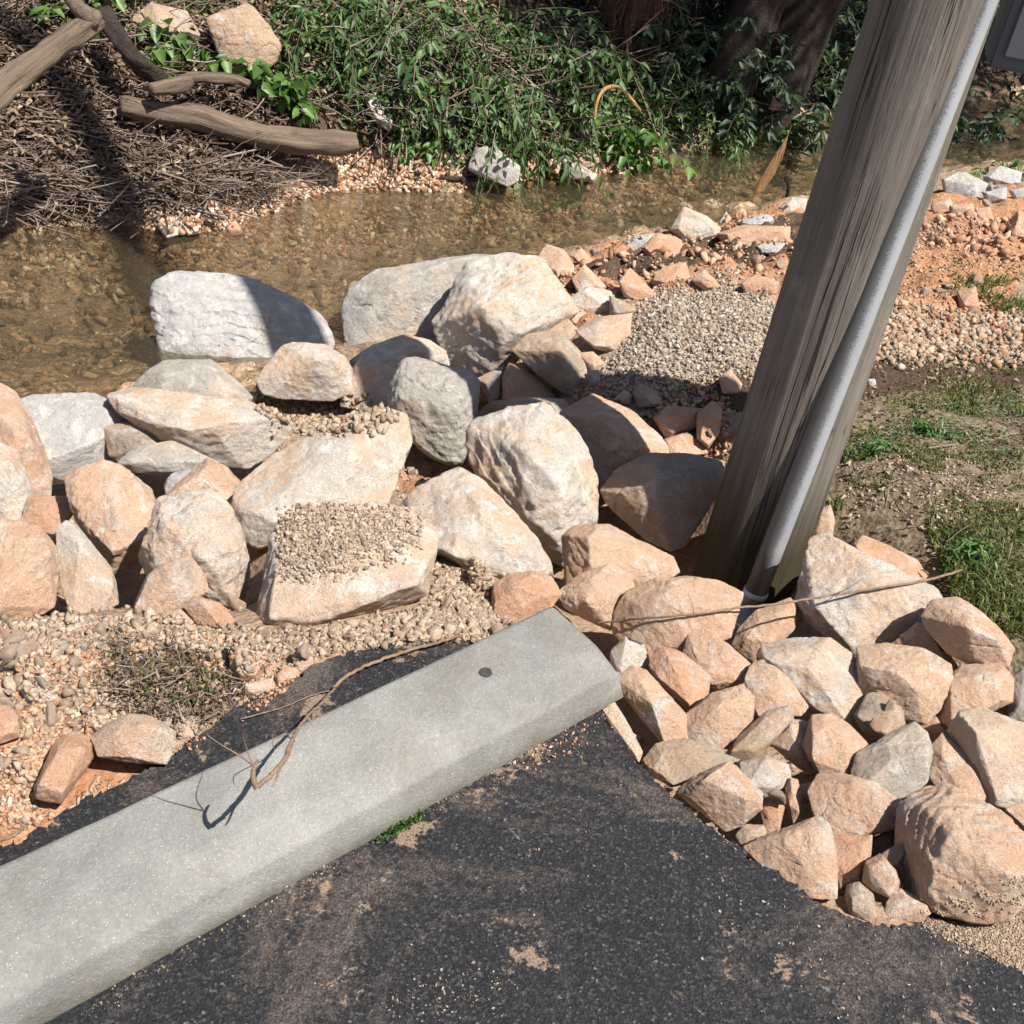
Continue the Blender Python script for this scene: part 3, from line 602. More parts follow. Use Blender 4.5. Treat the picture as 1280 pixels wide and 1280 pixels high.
R('rock','orange','orange block tilted beside the pale pointed rock','813,832 827,805 854,818 886,845 881,873 865,891 840,864 818,845',lift=.6,front=.3,cut=3)
R('rock','tan','long tan block slanting down by the wheel stop end','772,850 791,834 809,841 854,891 856,922 831,931 809,907 782,873',lift=.6,front=.3,cut=3,peak=(815,880))
R('stone','cream','pale stone touching the end face of the wheel stop','763,814 782,798 804,807 811,827 791,838 772,852 766,838',lift=.4)
R('rock','tan','tan rock with a dirty top between slanting block and grey rock','856,895 890,868 927,859 940,873 938,900 900,937 868,938 859,918',lift=.5,front=.3,peak=(900,880))
R('rock','brown','long dusty rock with a brown upper face in the middle of the pile','909,942 924,920 958,890 984,884 989,901 965,927 942,952 912,950',lift=.5,front=.36)
R('stone','tan','tan stone shaded on one side below the long dusty rock','965,931 987,901 1012,905 1012,935 1023,968 999,960 980,942',lift=.35)
R('rock','tan','smooth tan rock between the dusty stone and the grey rock','1006,931 1016,897 1040,894 1062,909 1087,935 1070,952 1059,976 1032,974 1014,950',lift=.6,front=.3,cut=3)
R('stone','brown','rough brown stone above the grey rock','1069,895 1085,868 1108,866 1126,886 1130,904 1108,924 1085,922',lift=.55,front=.3,cut=6,p=148)
R('rock','grey','smooth grey rock in the middle of the pile','1066,969 1074,942 1107,924 1141,905 1156,920 1163,942 1156,976 1130,1002 1107,1001 1085,978',lift=.65,front=.25,cut=2,tilt=.5,peak=(1115,950))
R('rock','tan','flat tan rock strewn with crumbs below the grey rock','1014,991 1025,969 1055,969 1092,980 1111,999 1132,1006 1130,1021 1100,1040 1062,1049 1032,1040 1021,1017',lift=.6,front=.22,tilt=.5)
R('rock','tan','pear shaped tan rock right of the grey rock','1162,969 1166,935 1179,920 1197,935 1224,961 1231,987 1227,1004 1205,997 1175,986',lift=.55,front=.34)
R('boulder','cream','pale boulder at the photo edge above the biggest tan boulder','1188,916 1201,894 1224,888 1285,908 1310,990 1250,1010 1235,1004 1224,961 1200,937',lift=.45,front=.3,peak=(1220,915))
R('rock','tan','tan rock below the smooth rounded rock, near the photo edge','1173,895 1185,850 1203,834 1248,832 1264,850 1262,877 1221,888 1189,911',lift=.4,front=.3)
R('rock','grey','greyish white rock cut by the photo edge beside the grass','1262,850 1280,836 1320,850 1315,905 1262,897',lift=.4)
R('stone','orange','small orange stone between the squarish and pear shaped rocks','1149,910 1170,896 1183,920 1165,934',lift=.2)
R('boulder','tan','biggest tan boulder at the corner of the pavement','1124,1032 1130,1010 1160,989 1190,987 1224,1006 1257,1025 1290,1055 1310,1110 1260,1145 1205,1148 1175,1140 1137,1118 1128,1092 1126,1055',lift=.45,front=.34,cut=4,peak=[(1150,1008,.14),(1216,1008,.10),(1190,1042,.42),(1150,1100,.28),(1260,1094,.34),(1220,1060,.42)])
R('rock','tan','tan rock in shadow behind the biggest tan boulder','1250,1008 1290,995 1330,1030 1290,1050',lift=.1)
R('rock','tan','five sided tan rock on the pavement edge, black tar on its foot','933,1059 957,1047 987,1036 1021,1023 1034,1032 1040,1055 1044,1085 1043,1120 1014,1119 987,1106 961,1087',lift=.5,front=.22,tilt=.45,peak=(1020,1050))
R('rock','orange','orange rock squeezed behind the five sided rock','1040,1046 1062,1049 1089,1046 1087,1070 1077,1106 1046,1111 1044,1085',lift=.3)
R('stone','tan','shaded wedge of stone left of the biggest tan boulder','1087,1049 1111,1040 1121,1036 1121,1070 1115,1079 1087,1068',lift=.2)
R('stone','tan','upper of the three small stones at the pavement edge','1079,1102 1083,1077 1100,1068 1119,1089 1126,1111 1111,1121 1089,1111',lift=.75,front=.4)
R('stone','brown','small upright stone, left of the three at the pavement edge','1057,1122 1059,1107 1074,1104 1091,1119 1094,1145 1087,1152 1062,1143',lift=.55,front=.4)
R('stone','tan','triangular small stone, right of the three at the pavement edge','1102,1149 1111,1126 1126,1111 1160,1130 1162,1141 1149,1152',lift=.5,front=.3)
R('rock','tan','tan rock with a dark shaded side overhanging the pavement edge','848,991 869,972 912,954 950,991 950,1010 924,1031 905,1036 862,1002',lift=.55,front=.34,peak=(880,975),tilt=.2)
R('rock','cream','pale rock with a white corner behind the overhanging rock','920,956 957,946 984,957 987,974 969,991 950,997 931,982',lift=.55,front=.34)
R('rock','brown','flat brownish rock between pavement edge and dirty-topped rock','807,950 822,931 856,924 882,935 920,950 894,959 867,974 841,982 822,971',lift=.3,front=.25)
R('stone','tan','thin finger shaped stone standing in a gap','982,987 987,974 997,976 1002,999 1002,1025 991,1027 984,1010',lift=.8,cut=2)
R('stone','orange','orange stone below the pale white-cornered rock','950,1010 969,989 980,1010 974,1036 957,1042',lift=.3)
R('stone','tan','small flat stone lying on the pavement edge by the five sided rock','920,1044 931,1031 954,1032 959,1044 942,1057 926,1055',lift=.5)
R('rock','cream','pale sliver of rock under the wheel stop end','748,880 765,872 785,905 802,938 797,950 775,927',lift=.2,front=.2)
R('stone','brown','little brown stone behind the thin finger shaped one','999,982 1017,978 1014,1001 1002,1004',lift=.3)
# rubble behind the wheel stop
R('stone','orange','biggest orange stone in the row behind the wheel stop','287,815 300,798 325,800 333,820 325,848 300,850 289,835',lift=.6)
R('stone','tan','narrow stone right of the biggest orange stone in the rubble','327,822 350,815 351,830 341,847 330,845',lift=.5)
R('stone','tan','square stone at the end of the row behind the wheel stop','366,815 385,808 392,820 390,842 370,847',lift=.6)
R('stone','tan','flat stone on the black edge behind the wheel stop','302,855 340,848 342,860 330,872 305,868',lift=.5)
R('stone','orange','rounded stone on the black edge near the flat stone','344,845 355,832 372,836 374,850 350,868',lift=.6)
R('stone','tan','pale brown stone half buried beside the dry weeds','250,830 265,820 285,828 288,845 262,850',lift=.3)
R('stone','cream','wide pale stone in rubble below the wedge rock','205,805 220,790 250,788 272,805 260,824 225,824',lift=.3)
R('stone','orange','orange stone lying below the overhanging boulder','232,760 245,746 275,755 292,775 280,787 250,782',lift=.4)
R('stone','tan','tan stone just under the wedge rock','190,785 205,768 225,762 243,780 225,792',lift=.3)
R('stone','tan','flat stone in rubble below the upright slab','140,790 155,778 180,782 178,800 155,802',lift=.3)
R('stone','tan','stone at the foot of the upright slab with grey edge','84,778 95,770 115,780 112,797 95,799',lift=.3)
R('stone','white','white flecked stone in the middle of the rubble','157,812 175,800 195,808 190,828 165,832',lift=.4)
R('stone','tan','lumpy stone in the rubble near the photo edge','20,835 45,818 64,830 60,852 30,854',lift=.35)
R('stone','cream','pale flat stone below the lumpy stone near the photo edge','27,864 45,855 67,864 60,877 35,878',lift=.4)
R('stone','tan','oblong stone above the white spotted rock in red clay','102,902 115,892 137,900 133,917 110,917',lift=.5)
R('rock','orange','orange rock cut by the photo edge above the red clay','-20,885 10,883 25,895 24,920 -20,935',lift=.4)
R('rock','tan','white spotted rock overhanging the black pavement strip','118,924 134,907 161,894 188,897 215,914 217,931 205,953 161,951 118,943',lift=.7,front=.3,peak=(185,905))
R('rock','orange','long smooth orange rock leaning in the red clay','70,927 91,917 116,924 118,943 101,959 77,1001 47,996 45,983 64,957',lift=.6,front=.32,cut=3)
R('stone','orange','round orange stone left of the long smooth orange rock','10,967 22,952 45,950 56,962 50,982 30,987',lift=.45)
R('stone','tan','stone right of the white spotted rock','215,907 235,895 248,905 245,922 225,930',lift=.4)
R('stone','orange','rusty upright stone beside the scuffed cream boulder','587,722 594,703 602,708 616,722 617,745 606,748 590,735',lift=.6,cut=3)
# upper row by the creek and the clay
R('rock','cream','pale pointed rock at the water above the clay bank','840,287 856,260 881,270 899,285 895,301 863,308',lift=.6,front=.3)
R('stone','white','small white stone beside the pale pointed rock','899,278 908,265 912,281 902,294',lift=.4)
R('stone','white','rounded whitish stone at the water left of the orange one','775,314 786,297 818,292 824,299 800,318',lift=.3)
R('rock','orange','rounded orange rock below the pale pointed rock','802,310 822,292 850,299 854,314 822,328',lift=.5)
R('rock','tan','tall tan rock touching the right side of the cream boulder','673,324 684,307 705,314 716,332 716,357 705,368 696,347',lift=.5)
R('rock','orange','small peak shaped rock right of the tall tan rock','713,320 727,311 745,329 736,342',lift=.4)
R('rock','tan','leaning tan rock in front of the small peak shaped rock','716,349 731,332 756,357 745,370 723,367',lift=.6)
R('rock','cream','pale rounded rock above the flat-topped triangular rock','713,374 734,359 763,365 767,386 752,399 723,392',lift=.5)
R('stone','brown','shaded stone right of the pale rounded rock','763,370 792,383 797,392 763,397',lift=.3)
R('rock','orange','orange wedge rock between the clay bank and the gravel heap','774,352 788,336 819,368 802,379 781,370',lift=.6)
R('rock','tan','flat-topped triangular rock at the gravel heap edge','720,413 745,398 788,393 786,417 767,440 745,435',lift=.6,front=.25,tilt=.5)
R('stone','tan','small stone above the flat-topped triangular rock','709,395 723,386 740,397 734,410 716,406',lift=.4)
R('stone','brown','brown stone between the cream boulder and triangular rock','680,413 705,393 720,411 716,431 695,421',lift=.4)
R('rock','brown','twin lobed brown rock below the cream boulder','644,439 662,419 684,415 705,419 727,444 736,462 720,496 698,485 666,460',lift=.55,front=.36,peak=(700,440))
R('rock','orange','smooth tan rock in the gap below the twin lobed rock','630,471 637,454 659,458 697,500 630,502',lift=.3)
R('stone','brown','crumbly stone under the big cream boulder','597,474 630,458 626,500 614,505',lift=.2)
R('stone','tan','small stone left of the gravel heap, upper','723,442 741,440 756,454 741,467',lift=.4)
R('stone','tan','small stone left of the gravel heap, lower','734,464 749,462 750,478 738,482',lift=.4)
R('stone','brown','rounded brown stone at the foot of the gravel heap','792,492 799,480 824,490 828,507 799,509',lift=.5)
R('stone','tan','tan stone above the half shaded boulder','767,500 781,487 790,494 788,507',lift=.4)
R('rock','orange','long orange stone lying at the top of the gravel heap','865,351 881,337 904,362 890,369',lift=.4)
R('rock','orange','orange rock in the clay above the gravel heap','813,351 830,334 856,328 861,349 829,364',lift=.4)
R('rock','orange','flat orange rock at the gravel heap against the pole','927,355 944,344 972,353 967,378 936,373',lift=.3)
R('rock','orange','long orange rock on the clay bank behind the pole','899,292 930,282 985,284 983,303 912,314',lift=.3)
R('stone','white','flat white stone in the clay beside the pole','947,308 960,303 981,304 972,317 952,317',lift=.9)
R('stone','cream','cream stone at the water touching the pole outline','974,260 990,247 1008,249 1004,270 984,272',lift=.6)
R('stone','white','long white stone at the waterline left of the pole','922,276 954,268 970,272 962,283 930,283',lift=1.0)
R('stone','orange','orange clod in front of the clay, left of the pole','818,523 836,507 877,512 872,532 836,550',lift=.4)
R('stone','orange','flat orange stone just above the dark shaded boulder','831,550 859,541 886,566 850,573 836,571',lift=.3)
R('stone','orange','upright orange clod beside the pole','872,518 890,503 902,512 898,542 885,559 872,547',lift=.5)
R('stone','tan','ring-shadowed tan stone in the dark soil beside the pole','899,473 913,462 927,480 922,493 904,491',lift=.5)
R('stone','white','small white stone in the mud right of the pole','1085,474 1094,474 1096,488 1086,489',lift=.5)
R('rock','white','white rock at the far waterline, nearest the pole','1179,225 1201,214 1233,230 1222,250 1183,250',lift=.5)
R('rock','white','white rock at the far waterline in the middle of three','1230,221 1251,208 1276,216 1273,232 1240,236',lift=.5)
R('stone','white','low white stone under the middle far white rock','1228,240 1258,234 1257,250 1234,254',lift=.4)
R('rock','white','white rock at the far waterline by the photo edge','1262,238 1290,233 1300,250 1270,254',lift=.4)
R('rock','tan','tan rock on the clay bank touching the pole outline','1163,256 1187,248 1192,261 1169,270',lift=.5)
R('rock','tan','broad tan rock right of the pole on the clay bank','1188,257 1215,255 1219,272 1201,279 1187,272',lift=.5)
R('rock','orange','squarish tan rock on the clay bank among three in a row','1219,261 1237,259 1242,275 1222,277',lift=.5)
R('rock','orange','orange rock at the photo edge on the clay bank','1258,281 1273,264 1300,273 1290,297 1264,297',lift=.5)
R('rock','orange','orange clay lump in the lower part of the clay slope','1197,365 1219,359 1224,383 1201,387',lift=.3)
# stones across the creek
R('stone','grey','dark round stone on the gravel bar across the creek','195,281 215,275 229,291 208,298',lift=.5)
R('stone','tan','tan stone on the gravel bar beside the dark round one','228,281 249,272 251,291 235,294',lift=.5)
R('stone','orange','orange flat stone on the gravel bar at the water','272,264 289,267 304,291 289,294 278,280',lift=.5)
R('stone','cream','pale stone standing behind the gravel bar stones','246,262 262,254 272,264 266,278 250,272',lift=.5)
R('rock','grey','pale broken slab leaning at the far bank waterline','587,212 594,187 616,183 648,208 646,225 634,232 601,219',lift=.8,front=.15,tilt=.15)
R('stone','orange','orange stone on the far bank beside flat pale stone','684,196 702,201 698,218 687,214',lift=2.0)
R('rock','grey','flat pale stone at the far waterline below the leafy bush','702,198 722,204 745,218 741,227 709,223',lift=1.1)
R('concrete_chunk','brown','rough square concrete chunk among the brush on the far bank','259,24 309,5 326,20 351,57 346,77 309,94 286,96 269,40',lift=.6,front=.15,p=24,cut=2,tilt=.2)
R('rock','brown','mossy brown rock left of the concrete chunk','165,25 190,5 232,15 249,45 222,50 200,40',lift=.5)
R('rock','grey','broken pale stone in the leaf litter beside the log end','455,120 472,116 476,140 490,150 486,163 465,150',lift=.5)
# clods lying on the pavement
R('clod','brown','brown clod alone on the open pavement','597,1190 606,1184 615,1188 614,1200 603,1202',lift=.5)
R('pebble','orange','flat orange chip on the pavement, largest of the chips','745,1032 755,1027 761,1036 751,1042',lift=.2)
R('pebble','cream','small cream pebble on the pavement below the wheel stop hole','605,1076 611,1073 614,1079 607,1082',lift=.4)
R('pebble','brown','brown pebble on the pavement close under the wheel stop','598,1002 606,999 612,1004 606,1011 600,1009',lift=.4)
R('pebble','tan','tan clod on pavement at the wheel stop corner, largest of its cluster','708,917 720,914 724,921 714,925',lift=.4)
R('pebble','tan','clod at the wheel stop corner nearest the bottom edge','720,900 728,898 732,905 724,908',lift=.4)
R('pebble','cream','pale pebble on the pavement between wheel stop and rock pile','767,962 774,960 778,966 770,969',lift=.4)
R('pebble','tan','small clod on the lower pavement near the photo edge','1076,1260 1084,1257 1090,1264 1084,1270 1077,1268',lift=.4)
R('pebble','tan','crumbling clod cut by the lower photo edge','1110,1268 1122,1266 1130,1276 1122,1284 1112,1280',lift=.4)
R('pebble','cream','cream pebble on pavement below the five sided rock','934,1142 941,1138 946,1144 939,1149',lift=.4)
R('pebble','orange','orange clod at the foot of the wheel stop near its middle','270,1168 279,1163 284,1168 276,1174',lift=.4)
def build_rock(i, name, mat, label, poly, lift, front, back, peak, p, cut, tilt):
    sd = 100 + i if p != 148 else 777
    r = np.random.RandomState(sd)
    poly = np.array(poly); poly = poly.mean(0) + (poly - poly.mean(0)) * 1.075; x, y = poly[:, 0], poly[:, 1]
    A = abs(np.dot(x, np.roll(y, 1)) - np.dot(y, np.roll(x, 1))) / 2
    cx, cy = poly.mean(0); g0 = ground(cx, cy + .15 * math.sqrt(A)); s0 = np.linalg.norm(g0 - CAM)
    L = math.sqrt(A) * s0 / F
    d0 = raydir([cx], [cy])[0]
    s = s0 - lift * L; C = CAM + d0 * s; s = np.linalg.norm(C - CAM)
    N = -d0 * (1 - tilt) + np.array([0, 0, 1]) * tilt; N /= np.linalg.norm(N)
    D = raydir(x, y); tt = ((C - CAM) @ N) / (D @ N); ring = CAM + D * tt[:, None]
    ridge = peak if isinstance(peak, list) else None
    pk = np.array([cx, cy]) if peak is None or ridge else np.array(peak[:2], float)
    pts = [ring]
    k = r.choice([3, 4, 4, 5]); k = min(len(poly), k); ph = r.randint(len(poly)); sel = (np.linspace(0, len(poly), k, endpoint=False).astype(int) + ph) % len(poly)
    for (qx, qy, qh) in (ridge or []):
        D1 = raydir([qx], [qy])[0]; t1 = ((C - CAM) @ N) / (D1 @ N); pts.append((CAM + D1 * (t1 - L * qh))[None])
    for q in ([] if ridge else sel):
        fr = pk + (poly[q] - pk) * r.uniform(.35, .92); D1 = raydir([fr[0]], [fr[1]])[0]; t1 = ((C - CAM) @ N) / (D1 @ N)
        pts.append((CAM + D1 * (t1 - L * front * r.uniform(.35, 1.25)))[None])
    if peak is not None and not ridge:
        D1 = raydir([pk[0]], [pk[1]])[0]; t1 = ((C - CAM) @ N) / (D1 @ N); pts.append((CAM + D1 * (t1 - L * front * 1.35))[None])
    for q in range(len(poly)):
        bq = np.array([cx, cy]) + (poly[q] - (cx, cy)) * r.uniform(.86, .96); D1 = raydir([bq[0]], [bq[1]])[0]; t1 = ((C - CAM) @ N) / (D1 @ N)
        pts.append((CAM + D1 * (t1 + L * back * r.uniform(.8, 1.1)))[None])
    sz = math.sqrt(A); cut = 5 if ridge else cut; rough = 1.5 if ridge else 1.0; lvl = 6 if sz > 62 else 5 if sz > 30 else 4 if sz > 14 else 3
    V, Fc, c = rockshape(np.concatenate(pts), lvl, sd, p, cut, rough)
    link(name, mesh(name, V, Fc, mat), label=label, cat={'boulder': 'boulder', 'rock': 'rock'}.get(name, name.replace('_', ' ')), loc=c)
for i, rk in enumerate(ROCKS): build_rock(i, *rk)
bpy.context.view_layer.update()
DG = bpy.context.evaluated_depsgraph_get()
def drop(x, y, z=3.0):
    """first surface straight below: point, normal, object name"""
    ok, loc, nrm, _i, ob, _m = SC.ray_cast(DG, Vector((x, y, z)), Vector((0, 0, -1)))
    while ok and ob.name.startswith('creek_water'):
        ok, loc, nrm, _i, ob, _m = SC.ray_cast(DG, loc - Vector((0, 0, 1e-4)), Vector((0, 0, -1)))
    return (np.array(loc), np.array(nrm), ob.name) if ok else (np.array([x, y, float(hz(x, y)[0])]), np.array([0, 0, 1.]), 'ground')
def scatter(poly, n, seed=0, z=3.0, soft=0):
    """n points spread evenly over the patch of ground that a pixel outline covers"""
    r = np.random.RandomState(seed); P = PL(poly) if isinstance(poly, str) else poly
    C = np.array([ground(*q) for q in P]); lo, hi = C[:, :2].min(0), C[:, :2].max(0)
    out = []; tries = 0
    while len(out) < n and tries < 60:
        xy = lo + r.rand(n * 2, 2) * (hi - lo); zz = hz(xy[:, 0], xy[:, 1]); px, py = w2p(np.column_stack([xy, zz]))
        if soft: px = px + r.randn(len(px)) * soft; py = py + r.randn(len(px)) * soft * .6
        out += list(xy[inpoly(px, py, P)]); tries += 1
    return np.array(out[:n])

# ------------------------------------------------------------------ wheel stop
WD = np.array([1, 1, 0]) / math.sqrt(2); WN = np.array([1, -1, 0]) / math.sqrt(2)
a1 = atz(768, 867, 0); e1 = a1 @ WD; fb = -.888
prof = [(fb, 0.0), (fb - .001, .006), (fb - .0155, .0555), (fb - .0175, .0605), (fb - .0215, .0640), (fb - .027, .0665), (fb - .066, .0815), (fb - .074, .0840), (fb - .084, .0855), (fb - .196, .0895), (fb - .203, .0880), (fb - .208, .0835), (fb - .210, .078), (fb - .219, .008), (fb - .219, 0.0)]
# end line of the stop
stop = bpy.data.objects.new('wheel_stop', None); COL.objects.link(stop)
org = WD * (e1 - .9) + WN * (fb - .1); stop.location = org; stop.rotation_euler = (0, 0, math.radians(45))
stop['label'] = 'grey concrete wheel stop with a bolt hole lying on the asphalt'; stop['category'] = 'wheel stop'
bm = bmesh.new(); NS = 60; rings = []
for i in range(NS + 1):
    t = -.95 + 1.85 * i / NS
    endf = min(1, (1.85 - 1.85 * i / NS) / .05) if i > NS - 3 else 1
    ring = []
    for j, (u, z) in enumerate(prof):
        tt = t
        if i == NS: tt = .9 - .012 * (z / .088) - .010 * (j > 11)
        if i == NS: tt += .012 * (z < .03)
        nz = .0016 * vn(np.array([[t * 18, u * 18, z * 18]]), 5)[0]
        ring.append(bm.verts.new((tt, -(-(u - (fb - .1)) * 1.0) * -1 if False else -(u - (fb - .1)) + nz * .6, (z * (1 + .0) + nz * .6 + .004 * max(0, t - .3) ** 1) if z > 0 else .006 * max(0, t - .3))))
    rings.append(ring)
for i in range(NS):
    for j in range(len(prof) - 1): bm.faces.new((rings[i][j], rings[i][j + 1], rings[i + 1][j + 1], rings[i + 1][j]))
bm.faces.new(rings[0]); bm.faces.new(rings[-1][::-1])
bmesh.ops.recalc_face_normals(bm, faces=bm.faces)
bmesh.ops.bevel(bm, geom=[e for e in bm.edges if all(v in rings[-1] for v in e.verts)], offset=.006, segments=2, affect='EDGES')
body = link('body', bm_mesh('body', bm, 'concrete', True), stop)
for pxx, pyy in ((607, 841),):
    q = atz(pxx, pyy, .0885) - org; lx, ly = q @ WD, q @ -WN
    hb = MB(); th = np.arange(14) * 2 * np.pi / 14
    V = [(lx, ly, .0)] + [(lx + .0125 * math.cos(a) * (1 + .08 * math.sin(3 * a)), ly + .0125 * math.sin(a), .0) for a in th]
    V = np.array(V); V[:, 2] = .0898
    hb.add(V, np.array([(0, 1 + i, 1 + (i + 1) % 14, 1 + (i + 1) % 14) for i in range(14)]), .5)
    link('bolt_hole', hb.mesh('bolt_hole', 'hole'), stop)

# ------------------------------------------------------------------ utility pole, conduit, box
pb = atz(938, 722, -.36); Zb = (pb - CAM) @ np.array(_f)
r0 = 64.5 * Zb / F * 1.0
pb = pb + np.array([.02, r0 * .9, 0])
def on_ray_at_y(px, py, y):
    d = raydir([px], [py])[0]; return CAM + d * (y / d[1])
pt = on_ray_at_y(1167, 0, pb[1] + .17); Zt = (pt - CAM) @ np.array(_f); r1 = 75 * Zt / F
lean = (pt - pb) / (pt[2] - pb[2]); dr = (r1 - r0) / (pt[2] - pb[2])
print('POLE', pb, pt, r0, r1, 'lean', lean)
PH = 8.6
pole = bpy.data.objects.new('utility_pole', None); COL.objects.link(pole); pole.location = pb; pole.rotation_euler = Vector(lean).to_track_quat('Z', 'Y').to_euler()
pole['label'] = 'weathered grey wooden utility pole standing at the edge of the rocks'; pole['category'] = 'utility pole'
V = []; K = 96; HS = np.concatenate([np.linspace(-.25, 2.2, 90), np.linspace(2.3, PH, 40)])
for z in HS:
    rr = r0 + dr * z if z < 1.6 else max(r0 + dr * 1.6 - .014 * (z - 1.6), .07)
    cxy = (0.0, 0.0)
    for k in range(K):
        a = 2 * np.pi * k / K
        V.append((cxy[0] + rr * math.cos(a), cxy[1] + rr * math.sin(a), z, rr, a))
V = np.array(V); o_ = np.stack([np.cos(V[:, 4]) * 9, np.sin(V[:, 4]) * 9, V[:, 2] * .25], 1)
o2 = np.stack([np.cos(V[:, 4]) * 3.2, np.sin(V[:, 4]) * 3.2, V[:, 2] * .05], 1)
ck = np.abs(vn(o2 * 2.2, 8)); groove = np.clip(1 - ck / .035, 0, 1) * (vn(o2 * .9 + 5, 3) > -.1)
d = .0025 * fbm(o_, 4, 4) + .004 * vn(o2, 11) - .007 * groove
V[:, 0] += np.cos(V[:, 4]) * d; V[:, 1] += np.sin(V[:, 4]) * d
Fq = [(i * K + k, i * K + (k + 1) % K, (i + 1) * K + (k + 1) % K, (i + 1) * K + k) for i in range(len(HS) - 1) for k in range(K)]
me = mesh('shaft', V[:, :3], np.array(Fq), 'pole'); add_grain(me, np.stack([np.cos(V[:, 4]) * V[:, 3], np.sin(V[:, 4]) * V[:, 3], V[:, 2]], 1)); link('shaft', me, pole)
topc = MB(); zt = HS[-1]; cc = (0.0, 0.0); rr = .07
topc.tube([(cc[0], cc[1], zt - .02), (cc[0], cc[1], zt + .03)], [rr, rr * .9], 24); link('cap', topc.mesh('cap', 'rubber'), pole)
# conduit
def near(px, py, y): return on_ray_at_y(px, py, y)
ra = pb[1] - r0 - .035
c_lo = near(944, 742, ra); c_hi = near(1229, 0, pt[1] - r1 * .55)
print('COND', c_lo, c_hi, 'pole at z', pb[0] + lean[0] * (c_hi[2] - pb[2]))
dirc = (c_hi - c_lo) / (c_hi[2] - c_lo[2])
cond = bpy.data.objects.new('conduit', None); COL.objects.link(cond); cond.location = c_lo
cond['label'] = 'grey plastic conduit running up the side of the wooden pole'; cond['category'] = 'conduit'
cb = MB(); ps = [np.zeros(3)] + [dirc * z for z in np.linspace(.15, 2.1, 8)]
last = ps[-1]; axis_t = lean
for z in np.linspace(.4, 5.5, 10): ps.append(last + np.array([lean[0] * z - .008 * z, lean[1] * z, z]))
rc = 18 * ((c_hi - CAM) @ np.array(_f)) / F
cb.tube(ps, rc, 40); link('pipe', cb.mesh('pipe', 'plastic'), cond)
rb = MB(); rb.tube([dirc * -.004, dirc * .010], [rc + .003, rc + .003], 40); link('collar', rb.mesh('collar', 'ring'), cond)
lo_end = atz(914, 792, -.30) - c_lo
sb = MB(); sb.tube(smooth_path([dirc * .012, dirc * -.05, (dirc * -.12 + lo_end) / 2 * 1.0, lo_end], 5), rc * .9, 32); link('lower_sleeve', sb.mesh('lower_sleeve', 'plastic_old'), cond)
for z in (2.6, 4.2):
    q = last * 0 + dirc * 2.1 + np.array([lean[0] - .008, lean[1], 1]) * (z - 2.1)
    sbm = MB(); pc = pb + lean * (c_lo[2] + z - pb[2]) - c_lo
    dd = (q - pc) * np.array([1, 1, 0]); dd /= np.linalg.norm(dd); sd = np.array([-dd[1], dd[0], 0])
    sbm.tube([pc + dd * .10, q + dd * 0], [.012, .012], 8); sbm.tube([q - dirc * .02, q + dirc * .02], [rc + .004] * 2, 24)
    link('strap', sbm.mesh('strap', 'steel'), cond)
# grey box on a bracket high on the right of the pole
def box(name, c, s, mat, parent=None, bev=.006, **k):
    bm = bmesh.new(); bmesh.ops.create_cube(bm, size=1)
    for v in bm.verts: v.co = Vector((v.co.x * s[0] + c[0], v.co.y * s[1] + c[1], v.co.z * s[2] + c[2]))
    bmesh.ops.bevel(bm, geom=list(bm.edges), offset=bev, segments=2, affect='EDGES')
    return link(name, bm_mesh(name, bm, mat), parent, **k)
bxl = on_ray_at_y(1234, 84, 2.80)
ub = bpy.data.objects.new('utility_box', None); COL.objects.link(ub); ub.location = bxl; ub.rotation_euler = (0, 0, math.radians(-12))
ub['label'] = 'dark grey steel utility box mounted beside the pole above the creek'; ub['category'] = 'utility box'
box('housing', (.27, .10, .375), (.54, .20, .75), 'steel', ub)
box('door', (.27, -.006, .375), (.49, .008, .69), 'steel', ub, .003)
box('bracket', (-.10, .12, .60), (.26, .04, .05), 'steel', ub)
box('bracket', (-.10, .12, .20), (.26, .04, .05), 'steel', ub)

